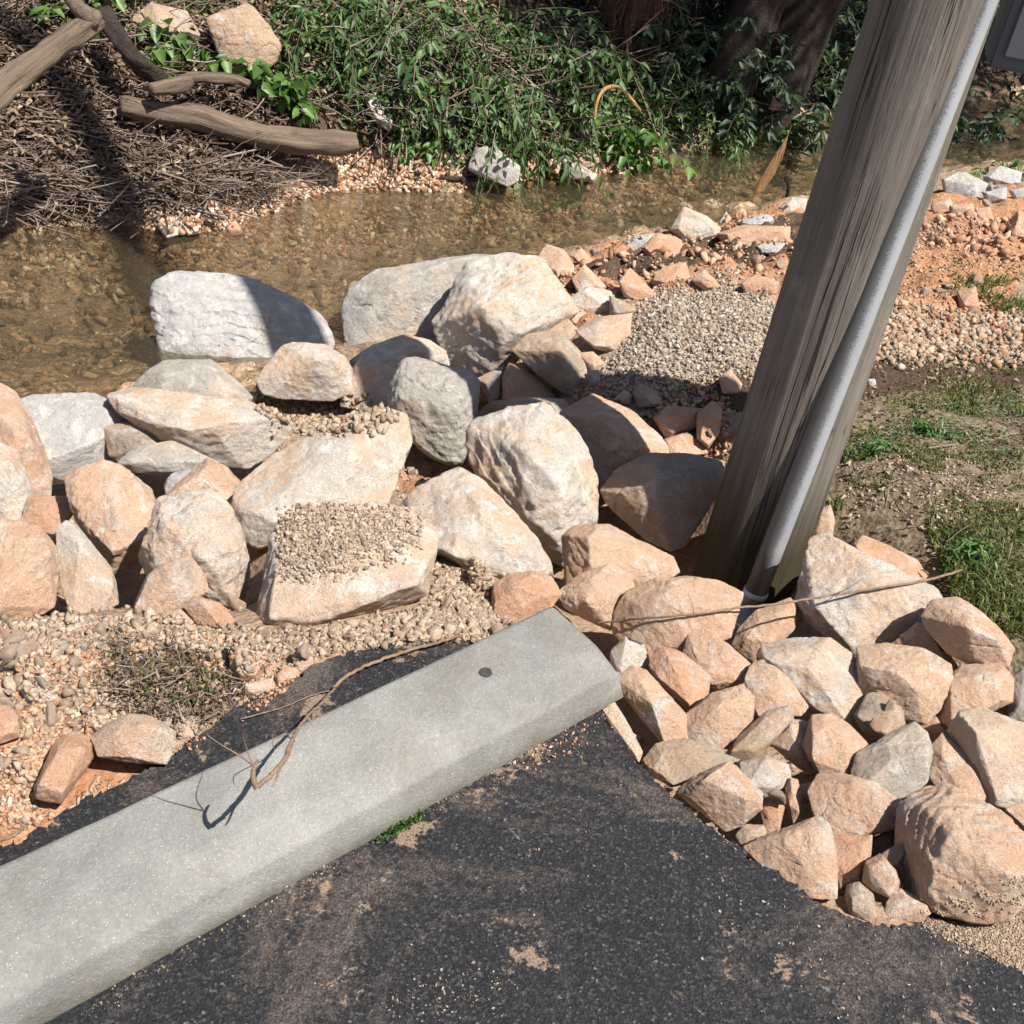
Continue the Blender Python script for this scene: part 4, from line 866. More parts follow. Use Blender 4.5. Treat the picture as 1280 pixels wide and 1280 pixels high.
# ------------------------------------------------------------------ vines and twigs lying about
def lie(pts, r, name, label, mat='vine', off=.004, forks=(), k=8, cat='twig', taut=0, seed=0):
    """a twig laid over what is under it; pts in pixels of the photo (optional height over the ground)"""
    P = []
    for q in pts:
        d = raydir([q[0]], [q[1]])[0]; ok, loc, n_, _i, ob, _m = SC.ray_cast(DG, Vector(CAM), Vector(d))
        base = np.array(loc) if ok else ground(q[0], q[1])
        h = q[2] if len(q) > 2 else 0
        if h: base = base + d * (h / d[2]) * 1.0 if False else CAM + d * (np.linalg.norm(base - CAM) - h / abs(d[2]))
        P.append(base + np.array([0, 0, off]))
    if taut:                                                         # a stem in tension bridges the gaps between rocks
        dd = [np.linalg.norm(p_ - CAM) for p_ in P]; n_ = len(dd)
        env = [min([dd[i] - .012] + [dd[a] + (dd[b_] - dd[a]) * (i - a) / (b_ - a) - taut for a in range(i) for b_ in range(i + 1, n_)]) for i in range(n_)]
        P = [CAM + raydir([q[0]], [q[1]])[0] * e_ for q, e_ in zip(pts, env)]
    P = smooth_path(np.array(P), 6); rr = np.linspace(r[0], r[1], len(P)); c = P[0].copy()
    rng = np.random.RandomState(seed); P = P + rng.randn(*P.shape) * min(r[0], .004) * .25
    m_ = MB(); m_.tube(P - c, rr, k, .5)
    o = link(name, m_.mesh(name, mat), label=label, cat=cat, loc=c)
    for f_, rf in forks:
        Q = []
        for q in f_:
            d = raydir([q[0]], [q[1]])[0]; i = np.argmin(np.linalg.norm(np.array(w2p(P)).T - np.array([[q[0], q[1]]]), axis=1))
            t_ = np.linalg.norm(P[i] - CAM) - (q[2] if len(q) > 2 else 0); Q.append(CAM + d * t_)
        Q = smooth_path(np.array(Q), 5); b_ = MB(); b_.tube(Q - c, np.linspace(rf, rf * .35, len(Q)), 6, .5)
        link('side_shoot', b_.mesh('side_shoot', mat), o)
    return o
STICKS = []
lie([(418, 862, .03), (402, 880, .10), (382, 900, .16), (366, 925, .21), (357, 948, .24), (347, 962, .25), (335, 975, .255), (322, 985, .255)], (.0022, .0038), 'branch', 'forked dry branch reaching over the wheel stop with curled tendrils', cat='branch',
    forks=(([(322, 985), (317, 976), (317, 962), (322, 951)], .0055), ([(318, 958), (300, 945, .01), (275, 930, .02), (258, 918, .02)], .0014), ([(316, 955), (308, 935, .0), (303, 915, -.01)], .0012),
           ([(378, 905), (368, 915), (345, 922), (341, 930), (344, 937)], .0013), ([(357, 948), (350, 960), (345, 975), (340, 983)], .003), ([(385, 898), (392, 908)], .0015), ([(366, 925), (358, 950), (342, 968)], .003)))
lie([(415, 866), (440, 846), (470, 833), (500, 822), (530, 813), (560, 805), (572, 800)], (.0035, .003), 'twig', 'long dry vine stem along the back edge of the wheel stop', off=.012)
lie([(745, 779), (775, 776), (800, 773), (830, 771), (860, 768), (890, 765), (920, 760), (955, 757), (990, 752), (1020, 747), (1050, 742), (1080, 738), (1110, 733), (1150, 727), (1185, 718), (1205, 712)], (.0022, .0034), 'twig', 'thin dry vine stretched across the rocks past the conduit', taut=.004,
    forks=(([(1040, 744), (1060, 735, .02), (1080, 722, .04)], .0018), ([(868, 768), (865, 755, .02), (860, 740, .03)], .001)))
lie([(-20, 1056), (10, 1049), (28, 1038), (24, 1026)], (.003, .002), 'twig', 'short dry twig on the black strip at the photo edge')
lie([(300, 902), (350, 888), (390, 872), (412, 866)], (.0015, .001), 'twig', 'very thin twig on the black strip behind the wheel stop', off=.006)
# black strip of plastic edging behind the wheel stop
# ------------------------------------------------------------------ wood across the creek
def log(pts, r, name, label, mat='log', seed=0, sub=None, cat='log', side=()):
    P = np.array([atz(*q) for q in pts]); P = smooth_path(P, 8); c = P[0].copy(); Q = P - c
    rng = np.random.RandomState(seed); rr = np.interp(np.linspace(0, 1, len(P)), np.linspace(0, 1, len(r)), r); K = 22
    T = np.gradient(Q, axis=0); T /= np.linalg.norm(T, axis=1, keepdims=True); V = []
    for i in range(len(Q)):
        x = np.cross(T[i], [0, 0, 1.]); x /= np.linalg.norm(x); y = np.cross(x, T[i])
        for k in range(K):
            a = 2 * np.pi * k / K; V.append(np.append(Q[i] + rr[i] * (math.cos(a) * x + math.sin(a) * y), a))
    V = np.array(V); nrm = V[:, :3] - np.repeat(Q, K, 0); nrm /= np.linalg.norm(nrm, axis=1, keepdims=True)
    s_ = np.repeat(np.arange(len(Q)) / len(Q), K)
    V3 = V[:, :3] + nrm * (np.repeat(rr, K) * (.26 * fbm(np.stack([np.cos(V[:, 3]) * 1.5, np.sin(V[:, 3]) * 1.5, s_ * 6 + seed], 1), seed, 3) + .12 * vn(np.stack([np.cos(V[:, 3]) * 5, np.sin(V[:, 3]) * 5, s_ * 9], 1), seed + 1)))[:, None]
    Fc = [(i * K + k, i * K + (k + 1) % K, (i + 1) * K + (k + 1) % K, (i + 1) * K + k) for i in range(len(Q) - 1) for k in range(K)]
    V3 = np.concatenate([V3, Q[[0]], Q[[-1]]]); n0 = len(Q) * K
    Fc += [(n0, (k + 1) % K, k) for k in range(K)] + [(n0 + 1, (len(Q) - 1) * K + k, (len(Q) - 1) * K + (k + 1) % K) for k in range(K)]
    me = mesh(name, V3, Fc, mat); al = np.repeat(np.concatenate([[0], np.cumsum(np.linalg.norm(np.diff(Q, axis=0), axis=1))]), K) + seed
    g_ = np.stack([np.cos(V[:, 3]) * np.repeat(rr, K), np.sin(V[:, 3]) * np.repeat(rr, K), al], 1); add_grain(me, np.concatenate([g_, [[0, 0, seed]], [[0, 0, al[-1]]]]))
    o = link(name, me, label=label, cat=cat, loc=c)
    for sp_, r_ in side:
        S = np.array([atz(*q) for q in sp_]); S = smooth_path(S, 4) - c; b_ = MB(); b_.tube(S, np.linspace(r_, r_ * .4, len(S)), 8); link('side_branch', b_.mesh('side_branch', 'log_plain'), o)
    return o
log([(150, 132, -.26), (200, 142, -.30), (255, 150, -.34), (305, 166, -.38), (360, 176, -.42), (410, 178, -.44), (445, 178, -.44)], (.045, .06, .07, .06, .062, .066, .058), 'fallen_log', 'thick grey fallen log lying above the gravel bar', seed=3)
log([(-30, 140, .05), (0, 112, .10), (40, 82, .16), (80, 52, .22), (122, 24, .28)], (.048, .045, .042, .04, .036), 'fallen_log', 'peeled log propped across brush at the top corner', seed=4,
    side=(([(118, 26, .28), (100, 12, .32), (78, -12, .36)], .045),))
log([(130, 18, .06), (150, 50, 0), (175, 80, -.08), (205, 100, -.16)], (.045, .045, .04, .035), 'branch', 'dark broken branch slanting down beside the bright broadleaf plant', seed=5, cat='branch', mat='bark')
log([(188, 112, -.16), (230, 104, -.16), (240, 97, -.15), (290, 99, -.17), (312, 105, -.18)], (.03, .035, .03, .025, .018), 'branch', 'short stub branch below the broadleaf plant', seed=6, cat='branch')
log([(285, -6, -.02), (320, 10, -.04), (345, 22, -.07), (375, 38, -.12)], (.035, .03, .03, .02), 'branch', 'weathered branch behind the concrete chunk', seed=7, cat='branch')
log([(535, 218, -.66), (560, 223, -.66), (600, 224, -.67), (628, 221, -.66)], (.012, .014, .014, .010), 'branch', 'bare wet stick at the waterline under the pale slab', seed=8, cat='branch', mat='bark')
log([(743, 150, -.35), (747, 125, -.25), (758, 110, -.2), (775, 110, -.2), (792, 128, -.24), (800, 138, -.3)], (.007, .009, .010, .010, .009, .006), 'branch', 'bent orange root arching out of the brush', seed=9, cat='branch', mat='splint')
# upright split plank and stake in the water
def splint(px0, py0, px1, py1, z, wd, name, label):
    a = atz(px0, py0, z); b_ = on_ray_at_y(px1, py1, a[1] + .02); n = 14; V = []; c = a.copy()
    for i in range(n):
        t = i / (n - 1); p_ = (b_ - a) * t + np.array([math.sin(t * 2.6) * .025, 0, 0]); w_ = wd * (.25 + 1.0 * math.sin(math.pi * min(1, t * 1.1 + .1)) ** .8) * (1 - t ** 4 * .9)
        for s1, s2 in ((-1, -.22), (-.3, -.4), (1, -.2), (1, .2), (.2, .35), (-1, .25)): V.append(p_ + np.array([s1 * w_, s2 * w_, rs.randn() * .002]))
    Fc = [(i * 6 + k, i * 6 + (k + 1) % 6, (i + 1) * 6 + (k + 1) % 6, (i + 1) * 6 + k) for i in range(n - 1) for k in range(6)] + [(5, 4, 3, 2, 1, 0), tuple((n - 1) * 6 + k for k in range(6))]
    me = mesh(name, V, Fc, 'splint', smooth=False); link(name, me, label=label, cat='plank' if wd > .02 else 'stick', loc=c)
splint(945, 243, 987, 155, -.74, .026, 'wooden_splinter', 'upright orange splinter of wood standing in the creek shallows')
m_ = MB(); a = atz(983, 250, -.74); m_.tube(smooth_path([a * 0, on_ray_at_y(986, 232, a[1]) - a, on_ray_at_y(982, 222, a[1]) - a, on_ray_at_y(990, 224, a[1]) - a]), [.012] * 13, 8)
link('stick', m_.mesh('stick', 'bark'), label='short dark crooked stick beside the upright orange splinter', cat='stick', loc=a)

# ------------------------------------------------------------------ loose stones and gravel
PROTO = {}
def proto(mat, k):
    if (mat, k) not in PROTO:
        r = np.random.RandomState(900 + k); P = r.randn(9, 3); P /= np.linalg.norm(P, axis=1, keepdims=True); P *= np.array([1, .8, .62]) * r.uniform(.85, 1.15, 3)
        V, Fc, c = rockshape(P, 3, 900 + k, 24, 4); PROTO[(mat, k)] = mesh('stone', V, Fc, mat)
    return PROTO[(mat, k)]
def put_stones(poly, n, size, mats, label, group, seed, sink=.25, avoid=('asphalt', 'body', 'shaft', 'rock', 'boulder', 'pipe')):
    r = np.random.RandomState(seed); got = 0
    for x, y in scatter(poly, n * 3, seed):
        if got >= n: break
        p_, nn, nm = drop(x, y)
        if nm.startswith(avoid) or nn[2] < .45: continue
        s = size[0] * (size[1] / size[0]) ** (r.rand() ** 1.6) / 2
        o = link('stone', proto(mats[r.randint(len(mats))], r.randint(8)), label=label, cat='stone', group=group)
        o.location = p_ + nn * s * (.6 - sink); o.scale = (s * r.uniform(.85, 1.25), s * r.uniform(.85, 1.2), s * r.uniform(.7, 1.1)); o.rotation_euler = tuple(r.rand(3) * 6.28); got += 1
put_stones('0,792 60,780 180,775 320,795 400,790 560,765 640,768 640,795 480,800 430,815 340,852 290,880 230,930 140,985 100,1000 0,1045', 70, (.022, .06), ['tan', 'tan', 'orange', 'cream'], 'small tan stone among the rubble behind the wheel stop', 'small stones in the rubble behind the wheel stop', 1)
put_stones('780,800 900,770 1100,790 1260,840 1290,1000 1130,1030 1120,1130 1040,1120 930,1040 820,960', 36, (.035, .085), ['tan', 'tan', 'brown', 'orange'], 'small stone in a gap of the rock pile beside the pavement', 'gap stones in the rock pile beside the pavement', 2, .3)
put_stones('0,500 300,500 600,470 700,560 760,640 640,740 480,640 320,620 300,760 60,770 0,700', 34, (.035, .09), ['tan', 'brown', 'grey', 'cream'], 'small stone in a gap between the creekside boulders', 'gap stones between the creekside boulders', 3, .3)
put_stones('690,330 850,290 985,268 975,350 870,345 790,370 720,390', 20, (.04, .10), ['orange', 'orange', 'tan'], 'orange stone on the clay bank behind the gravel heap', 'stones on the clay bank behind the gravel heap', 4, .3)
put_stones('1150,262 1290,272 1290,320 1240,390 1120,420 1130,340', 20, (.04, .10), ['orange', 'orange', 'tan'], 'orange stone on the clay slope right of the pole', 'stones on the clay slope right of the pole', 5, .4)
put_stones('730,440 800,470 900,480 920,560 830,560 740,500', 12, (.03, .06), ['orange', 'tan', 'brown'], 'small stone in the dirt between gravel heap and shaded boulders', 'stones at the foot of the gravel heap', 6, .3)
put_stones('180,262 330,262 480,200 560,212 560,228 360,240 320,285 190,300', 22, (.03, .08), ['orange', 'tan', 'cream', 'brown'], 'small stone on the gravel bar across the creek', 'stones on the gravel bar across the creek', 7, .3)
put_stones('1180,222 1290,225 1290,262 1180,260', 7, (.06, .14), ['white', 'cream', 'white'], 'white stone at the far waterline behind the clay slope', 'white stones at the far waterline', 8, .3)
put_stones('430,415 560,335 700,308 850,268 980,245 985,262 840,300 700,330 440,450', 10, (.04, .09), ['grey', 'tan', 'wet'], 'small wet stone at the water edge by the rock bank', 'stones along the near water edge', 9, .4)

_k = [None] * 9
for i in range(9):
    r = np.random.RandomState(60 + i); P = r.randn(9, 3); P /= np.linalg.norm(P, axis=1, keepdims=True); bm = bmesh.new()
    for q in P * r.uniform(.75, 1, (9, 1)): bm.verts.new(q)
    bmesh.ops.convex_hull(bm, input=bm.verts); bm.verts.ensure_lookup_table(); bm.verts.index_update()
    _k[i] = (np.array([v.co[:] for v in bm.verts]), np.array([[v.index for v in f.verts] for f in bm.faces])); bm.free()
def rotm(r, n):
    q = r.randn(n, 4); q /= np.linalg.norm(q, axis=1, keepdims=True); w_, x, y, z = q.T
    return np.stack([np.stack([1 - 2 * (y * y + z * z), 2 * (x * y - z * w_), 2 * (x * z + y * w_)], 1), np.stack([2 * (x * y + z * w_), 1 - 2 * (x * x + z * z), 2 * (y * z - x * w_)], 1), np.stack([2 * (x * z - y * w_), 2 * (y * z + x * w_), 1 - 2 * (x * x + y * y)], 1)], 1)
def grit(name, poly, n, size, mat, seed, ray=False, label=None, only=None, avoid=('body', 'shaft', 'pipe'), soft=6, clump=0, pw=2.2, pts=None):
    r = np.random.RandomState(seed); Vs = []
    if ray:                                                          # what lies on top of rocks: found by sight lines
        Pp = PL(poly); lo, hi = np.min(Pp, 0), np.max(Pp, 0); Q = lo + r.rand(n * 2, 2) * (hi - lo); j = Q + r.randn(len(Q), 2) * soft; Q = Q[inpoly(j[:, 0], j[:, 1], Pp)]; hits = []
        for q, d in zip(Q, raydir(Q[:, 0], Q[:, 1])):
            ok, loc, nrm, _i, ob, _m = SC.ray_cast(DG, Vector(CAM), Vector(d))
            if ok and nrm[2] > .45: hits.append((np.array(loc), np.array(nrm), ob.name))
        XY = np.array([h_[0][:2] for h_ in hits])
    else: XY = scatter(poly, n, seed, soft=soft)
    Fs = []; Ts = []; off = 0
    if clump: keep = vn(np.column_stack([XY * clump, np.zeros(len(XY))]), seed) + .5 * vn(np.column_stack([XY * clump * 3, np.zeros(len(XY))]), seed) > .12; XY = XY[keep]
    Rm = rotm(r, len(XY))
    for i, (x, y) in enumerate(XY):
        p_, nn, nm = hits[i] if ray else drop(x, y)
        if nm.startswith(avoid) or (only and not nm.startswith(only)): continue
        s = size[0] + (size[1] - size[0]) * r.rand() ** pw; s /= 2
        V, Fc = _k[r.randint(9)]; V = (V * s * np.array([1.15, .95, .75])) @ Rm[i].T + p_ + nn * s * .25
        Vs.append(V); Fs.append(Fc + off); off += len(V); Ts.append(np.full(len(V), r.rand()))
    if not Vs: return
    return link(name, mesh(name, np.concatenate(Vs), np.concatenate(Fs), mat, False, np.concatenate(Ts)), kind='stuff')
RB = ('body', 'shaft', 'pipe', 'rock', 'boulder')
grit('gravel', '795,392 860,352 960,362 970,440 900,478 840,500 790,512 735,500 740,460', 6500, (.005, .032), 'gravel_grey', 11, avoid=RB + ('stone',), soft=20, pw=3.4)
grit('gravel', '795,392 860,352 960,362 970,440 900,478 840,500 790,512 735,500 740,460', 5500, (.004, .022), 'dirtclod', 511, avoid=RB + ('stone',), soft=28, pw=2.6)
grit('gravel', '1100,395 1220,388 1240,430 1110,450', 1500, (.005, .03), 'dirtclod', 12, soft=40, pw=2.6, clump=2)
ZR = '0,785 180,775 340,790 560,755 650,770 640,795 520,795 430,812 340,850 290,880 230,930 140,985 100,1000 0,1045'
grit('rubble', ZR, 8500, (.003, .016), 'dirtclod', 13, soft=4, pw=2.5, avoid=RB)
grit('rubble', ZR, 2500, (.006, .026), 'gravel_tan', 313, soft=4, pw=2.5, avoid=RB, clump=2)
grit('rubble', '0,745 100,775 200,775 320,790 400,785 560,755 640,765 640,790 300,830 0,800', 3200, (.003, .030), 'dirtclod', 314, ray=True, soft=3, pw=3, avoid=RB)
grit('rubble', ZR, 900, (.014, .045), 'dirtclod', 113, soft=4, pw=2.2, avoid=RB, clump=3)
grit('rubble', ZR, 500, (.014, .045), 'dirtclod', 213, soft=4, pw=2.0, avoid=RB, clump=2)
grit('rubble', '0,900 60,880 130,930 120,1000 60,1025 0,1040', 2500, (.003, .02), 'clod', 14, avoid=RB)
grit('rubble', '540,690 600,700 625,755 600,790 430,810 420,780 520,740', 4500, (.004, .026), 'dirtclod', 15, soft=6, pw=2.6, avoid=RB)
grit('rubble', '345,655 380,632 440,630 500,645 530,665 480,690 420,695 370,730 345,715', 3600, (.003, .017), 'dirtclod', 16, ray=True, soft=13, pw=2.6)
grit('rubble', '345,655 380,632 440,630 500,645 520,660 430,690 370,720', 160, (.010, .024), 'gravel_grey', 116, ray=True, soft=9)
grit('rubble', '760,780 900,770 1100,790 1270,840 1290,1010 1150,1040 1120,1140 1040,1130 930,1040 800,950', 6000, (.004, .022), 'gravel_tan', 17, only=('ground',), pw=2.8)
grit('rubble', '1170,1130 1230,1105 1290,1095 1290,1215 1200,1180 1150,1155', 5000, (.002, .008), 'dirtclod', 18, ray=True, soft=5)
grit('rubble', '660,330 850,290 990,265 985,370 900,360 790,380 700,430', 2600, (.005, .028), 'clod', 19, soft=5, pw=2.6, avoid=RB)
grit('rubble', '660,330 850,290 990,265 985,370 900,360 790,380 700,430', 500, (.03, .075), 'clod', 119, soft=5, pw=1.6, avoid=RB, clump=1.5)
grit('rubble', '1120,280 1290,270 1290,330 1240,400 1110,420', 2600, (.005, .028), 'clod', 20, soft=6, pw=2.6, avoid=RB)
grit('rubble', '1120,280 1290,270 1290,330 1240,400 1110,420', 420, (.03, .08), 'clod', 120, soft=6, pw=1.6, avoid=RB, clump=1.5)
grit('rubble', '1080,385 1290,395 1290,450 1080,460', 3200, (.004, .045), 'dirtclod', 520, soft=14, pw=3, avoid=RB)
grit('rubble', '1080,385 1290,395 1290,445 1080,450', 900, (.006, .05), 'clod', 521, soft=18, pw=3, avoid=RB)
grit('rubble', '1120,280 1290,270 1290,400 1120,420', 5000, (.004, .03), 'dirtclod', 522, soft=10, pw=3, avoid=RB, clump=1.5)
grit('rubble', '0,500 300,500 600,470 700,560 760,640 640,740 480,640 320,620 300,760 60,770 0,700', 6000, (.005, .03), 'dirtclod', 21, only=('ground',), pw=2.8)
grit('rubble', '320,495 430,490 500,520 420,545 350,540', 1800, (.004, .04), 'dirtclod', 22, ray=True, soft=6, pw=3)
grit('rubble', '320,495 430,490 480,515 420,540 350,535', 250, (.006, .035), 'clod', 122, ray=True, soft=6, pw=3)
grit('rubble', '720,480 900,480 920,600 830,590 740,520', 3000, (.005, .035), 'clod', 23, only=('ground',), pw=2.6)
grit('gravel', '1050,610 1120,600 1290,580 1300,700 1180,690 1080,700 1040,650', 6500, (.005, .024), 'gravel_grey', 24, clump=2.0)
grit('gravel', '1040,500 1290,440 1290,800 1180,740 1060,690', 3800, (.005, .02), 'gravel_tan', 25, clump=2.6)
grit('gravel', '180,258 330,262 380,205 480,180 560,212 640,225 560,232 380,240 330,280 240,300 180,295', 7500, (.008, .05), 'gravel_bar', 26, soft=7, pw=2.6, avoid=RB)
grit('creek_pebbles', '0,285 200,300 330,280 600,232 900,195 950,215 800,262 560,300 330,330 0,330', 3000, (.015, .06), 'gravel_bar', 27, avoid=RB)
grit('creek_pebbles', '0,300 330,300 600,240 900,205 950,230 700,300 430,380 190,450 0,490', 1500, (.015, .09), 'bed_stone', 227, pw=3, avoid=RB)
grit('gravel', '620,200 900,180 960,170 960,190 800,222 640,228', 900, (.012, .05), 'gravel_bar', 127, soft=3, avoid=RB)
grit('rubble', '700,950 750,890 850,1000 1000,1110 1180,1160 1280,1215 1290,1290 1000,1290 860,1100 740,960', 450, (.002, .009), 'dirtclod', 28, only=('asphalt',), clump=1.2, pw=3)
grit('rubble', '300,1290 800,1000 1000,1290', 120, (.002, .007), 'dirtclod', 29, only=('asphalt',), pw=3)
grit('rubble', '450,1290 520,1225 620,1230 640,1290', 160, (.002, .007), 'dirtclod', 30, only=('asphalt',), pw=3)
grit('rubble', '100,1000 250,925 340,855 430,815 470,812 360,870 260,935 110,1010 0,1055 0,1040', 1300, (.002, .014), 'clod', 31, only=('asphalt',), clump=3)
grit('rubble', '640,960 770,890 780,915 660,985', 160, (.003, .012), 'clod', 32, only=('asphalt',))
grit('rubble', '80,1290 480,1050 700,935 700,950 480,1070 120,1290', 260, (.002, .006), 'dirtclod', 33, only=('asphalt',))

grit('rubble', '0,780 130,780 300,800 300,880 130,830 0,850', 1800, (.004, .02), 'clod', 405, ray=True, soft=3, clump=2, avoid=('body',))

# ------------------------------------------------------------------ leaves, grass, brush
def leaf_geo(B, D, Nn, ln, wd, fold=.25, droop=.15, tint=None):
    """leaf blades: base points B, directions D, side hints Nn"""
    n = len(B); D = D / np.linalg.norm(D, axis=1, keepdims=True); S = np.cross(D, Nn); S /= np.linalg.norm(S, axis=1, keepdims=True) + 1e-9; U = np.cross(S, D)
    ln = np.broadcast_to(ln, (n,))[:, None]; wd = np.broadcast_to(wd, (n,))[:, None]
    P = [B, B + D * ln * .35 + S * wd * .5 + U * wd * fold, B + D * ln * .38 - U * ln * .03, B + D * ln * .35 - S * wd * .5 + U * wd * fold,
         B + D * ln * .75 + S * wd * .3 + U * (wd * fold * .6) - U * ln * droop * .5, B + D * ln * .75 - S * wd * .3 + U * (wd * fold * .6) - U * ln * droop * .5, B + D * ln - U * ln * droop]
    V = np.stack(P, 1).reshape(-1, 3); o = np.arange(n)[:, None] * 7
    Fc = np.concatenate([o + np.array(t) for t in ((0, 1, 2), (0, 2, 3), (2, 1, 4), (2, 5, 3), (2, 4, 6), (2, 6, 5))])
    return V, Fc, np.repeat(tint if tint is not None else np.random.RandomState(1).rand(n), 7)
def bush(base, nst, ln, lf, name, label, seed, mat='leaf', spread=.5, toward=(0, -1), up=.7, per=14, cat='bush', group=None, sr=.004, wdr=.3, droopy=1.0):
    r = np.random.RandomState(seed); sm = MB(); Bs = []; Ds = []; Ns = []; Ls = []; base = np.asarray(base, float)
    for i in range(nst):
        a = r.randn() * .9 + math.atan2(toward[1], toward[0]); h = np.array([math.cos(a), math.sin(a), 0]); l_ = ln * r.uniform(.6, 1.15)
        s0 = np.array([r.randn() * spread, r.randn() * spread * .4, 0]); s0[2] = float(hz(base[0] + s0[0], base[1] + s0[1])[0]) - base[2]
        n = 7; t = np.linspace(0, 1, n)[:, None]; u_ = up * r.uniform(.5, 1.2)
        P = s0 + h * l_ * t * .75 + np.array([0, 0, 1]) * (l_ * (u_ * t - droopy * .85 * t * t)); P += np.cumsum(r.randn(n, 3), 0) * l_ * .02
        gz_ = hz(base[0] + P[:, 0], base[1] + P[:, 1]) - base[2] + .015; P[:, 2] = np.maximum(P[:, 2], gz_)
        sm.tube(P, np.linspace(sr, sr * .4, n), 4, r.rand(), cap=False)
        k = per; tt = np.linspace(.12, 1, k); Q = np.stack([np.interp(tt, t[:, 0], P[:, j]) for j in range(3)], 1); dr = np.gradient(Q, axis=0); dr /= np.linalg.norm(dr, axis=1, keepdims=True) + 1e-9
        for sg in (-1, 1):
            sd = np.cross(dr, [0, 0, 1.]) * sg; d_ = dr * .55 + sd * .8 + r.randn(k, 3) * .35; d_[:, 2] -= .45 * droopy
            Bs.append(Q + r.randn(k, 3) * .004); Ds.append(d_); Ns.append(np.array([0, 0, 1.]) + r.randn(k, 3) * .45); Ls.append(lf * r.uniform(.55, 1.2, k))
    B = np.concatenate(Bs); L_ = np.concatenate(Ls); V, Fc, T = leaf_geo(B, np.concatenate(Ds), np.concatenate(Ns), L_, L_ * wdr, tint=np.clip(r.rand(len(B)) * .7 + .15 + .15 * r.randn(len(B)), 0, 1))
    o = bpy.data.objects.new(name, None); COL.objects.link(o); o.location = base; o['label'] = label; o['category'] = cat
    if group: o['group'] = group
    link('foliage', mesh('foliage', V, Fc, mat, False, T), o); link('stems', sm.mesh('stems', 'twig'), o)
    return o
def G3(px, py): return ground(px, py)
BUSH = [ # px,py,stems,len,leaf,label,mat,spread,per
 (430, 45, 42, .75, .085, 'leafy cut brush with long narrow leaves beside the concrete chunk', 'leaf', .30, 12),
 (520, 60, 48, .85, .08, 'dense leafy brush sloping down the middle of the far bank', 'leaf', .32, 12),
 (610, 85, 48, .80, .08, 'leafy brush above the pale slab on the far bank', 'leaf', .30, 12),
 (690, 70, 44, .80, .08, 'leafy brush just left of the root mass', 'leaf', .28, 12),
 (560, 140, 30, .45, .06, 'low weedy brush at the end of the gravel bar', 'leaf', .22, 11),
 (650, 160, 30, .45, .06, 'low leafy brush above the orange stone at the water', 'leaf', .2, 11),
 (860, 130, 44, .60, .07, 'leafy brush overhanging the water right of the root mass', 'leaf', .28, 12),
 (920, 150, 30, .45, .065, 'leafy brush at the foot of the dark leaning trunks', 'leaf', .22, 11),
 (990, 160, 26, .45, .06, 'leafy brush at the water beside the pole outline', 'leaf', .22, 11),
 (330, 30, 20, .5, .07, 'sparse narrow leaf shoots behind the concrete chunk', 'leaf', .2, 9),
]
for i, (px, py, ns, ln, lf, lb, mt_, sp_, per) in enumerate(BUSH):
    bush(G3(px, py), ns, ln, lf, 'leafy_bush', lb, 300 + i, mt_, sp_, per=per, toward=(-.1, -1), up=.75, wdr=(.28, .42, .33, .5, .4, .3, .36, .46, .3, .26)[i])
for i, (px, py, ns, ln, lf, lb) in enumerate([
 (232, 66, 9, .34, .10, 'bright broadleaf plant left of the concrete chunk'),
 (285, 95, 6, .28, .09, 'bright broadleaf plant under the left corner of the concrete chunk'),
 (372, 128, 9, .28, .09, 'bright green weed below the concrete chunk'),
 (100, 25, 7, .3, .08, 'bright leaves behind the peeled log fork'),
 (140, 20, 7, .3, .09, 'bright broad leaves right of the peeled log fork'),
 (785, 195, 18, .34, .085, 'brightest green sapling at the water below the root mass'),
 (525, 190, 8, .2, .06, 'small green weed beside the gravel bar end'),
 (975, 175, 12, .3, .06, 'green weed at the waterline behind the upright splinter')]):
    bush(G3(px, py), ns, ln, lf, 'broadleaf_plant', lb, 400 + i, 'leaf_bright', .07, per=5, toward=(-.1, -1), up=1.2, cat='plant', wdr=.62, sr=.003)
bush(atz(1275, 215, -.6), 16, .4, .06, 'leafy_bush', 'small bush at the far waterline by the photo edge', 411, 'leaf_bright', .14, per=9, up=1.1, wdr=.3)
# shaded thicket further back
TH = [(-3.6, 8.6, 1.1), (-2.2, 8.9, 1.2), (-.9, 8.6, 1.0), (.2, 8.9, 1.3), (1.3, 9.3, 1.4), (2.3, 10.2, 1.6), (3.6, 11.6, 1.8), (5.2, 12.6, 1.9), (.9, 8.1, .8), (6.8, 12.4, 1.9), (4.6, 11.2, 1.0), (-5, 8.8, 1.3), (2.4, 9.0, .9)]
for i, (x, y, h) in enumerate(TH):
    bush((x, y, float(hz(x, y)[0])), 60, h, .10, 'understory_bush', 'shaded dark green understory bush behind the far bank', 500 + i, 'leaf_dark', .5, per=13, toward=(-.1, -1), up=1.25, wdr=.4, droopy=.8, group='shaded bushes behind the far bank')
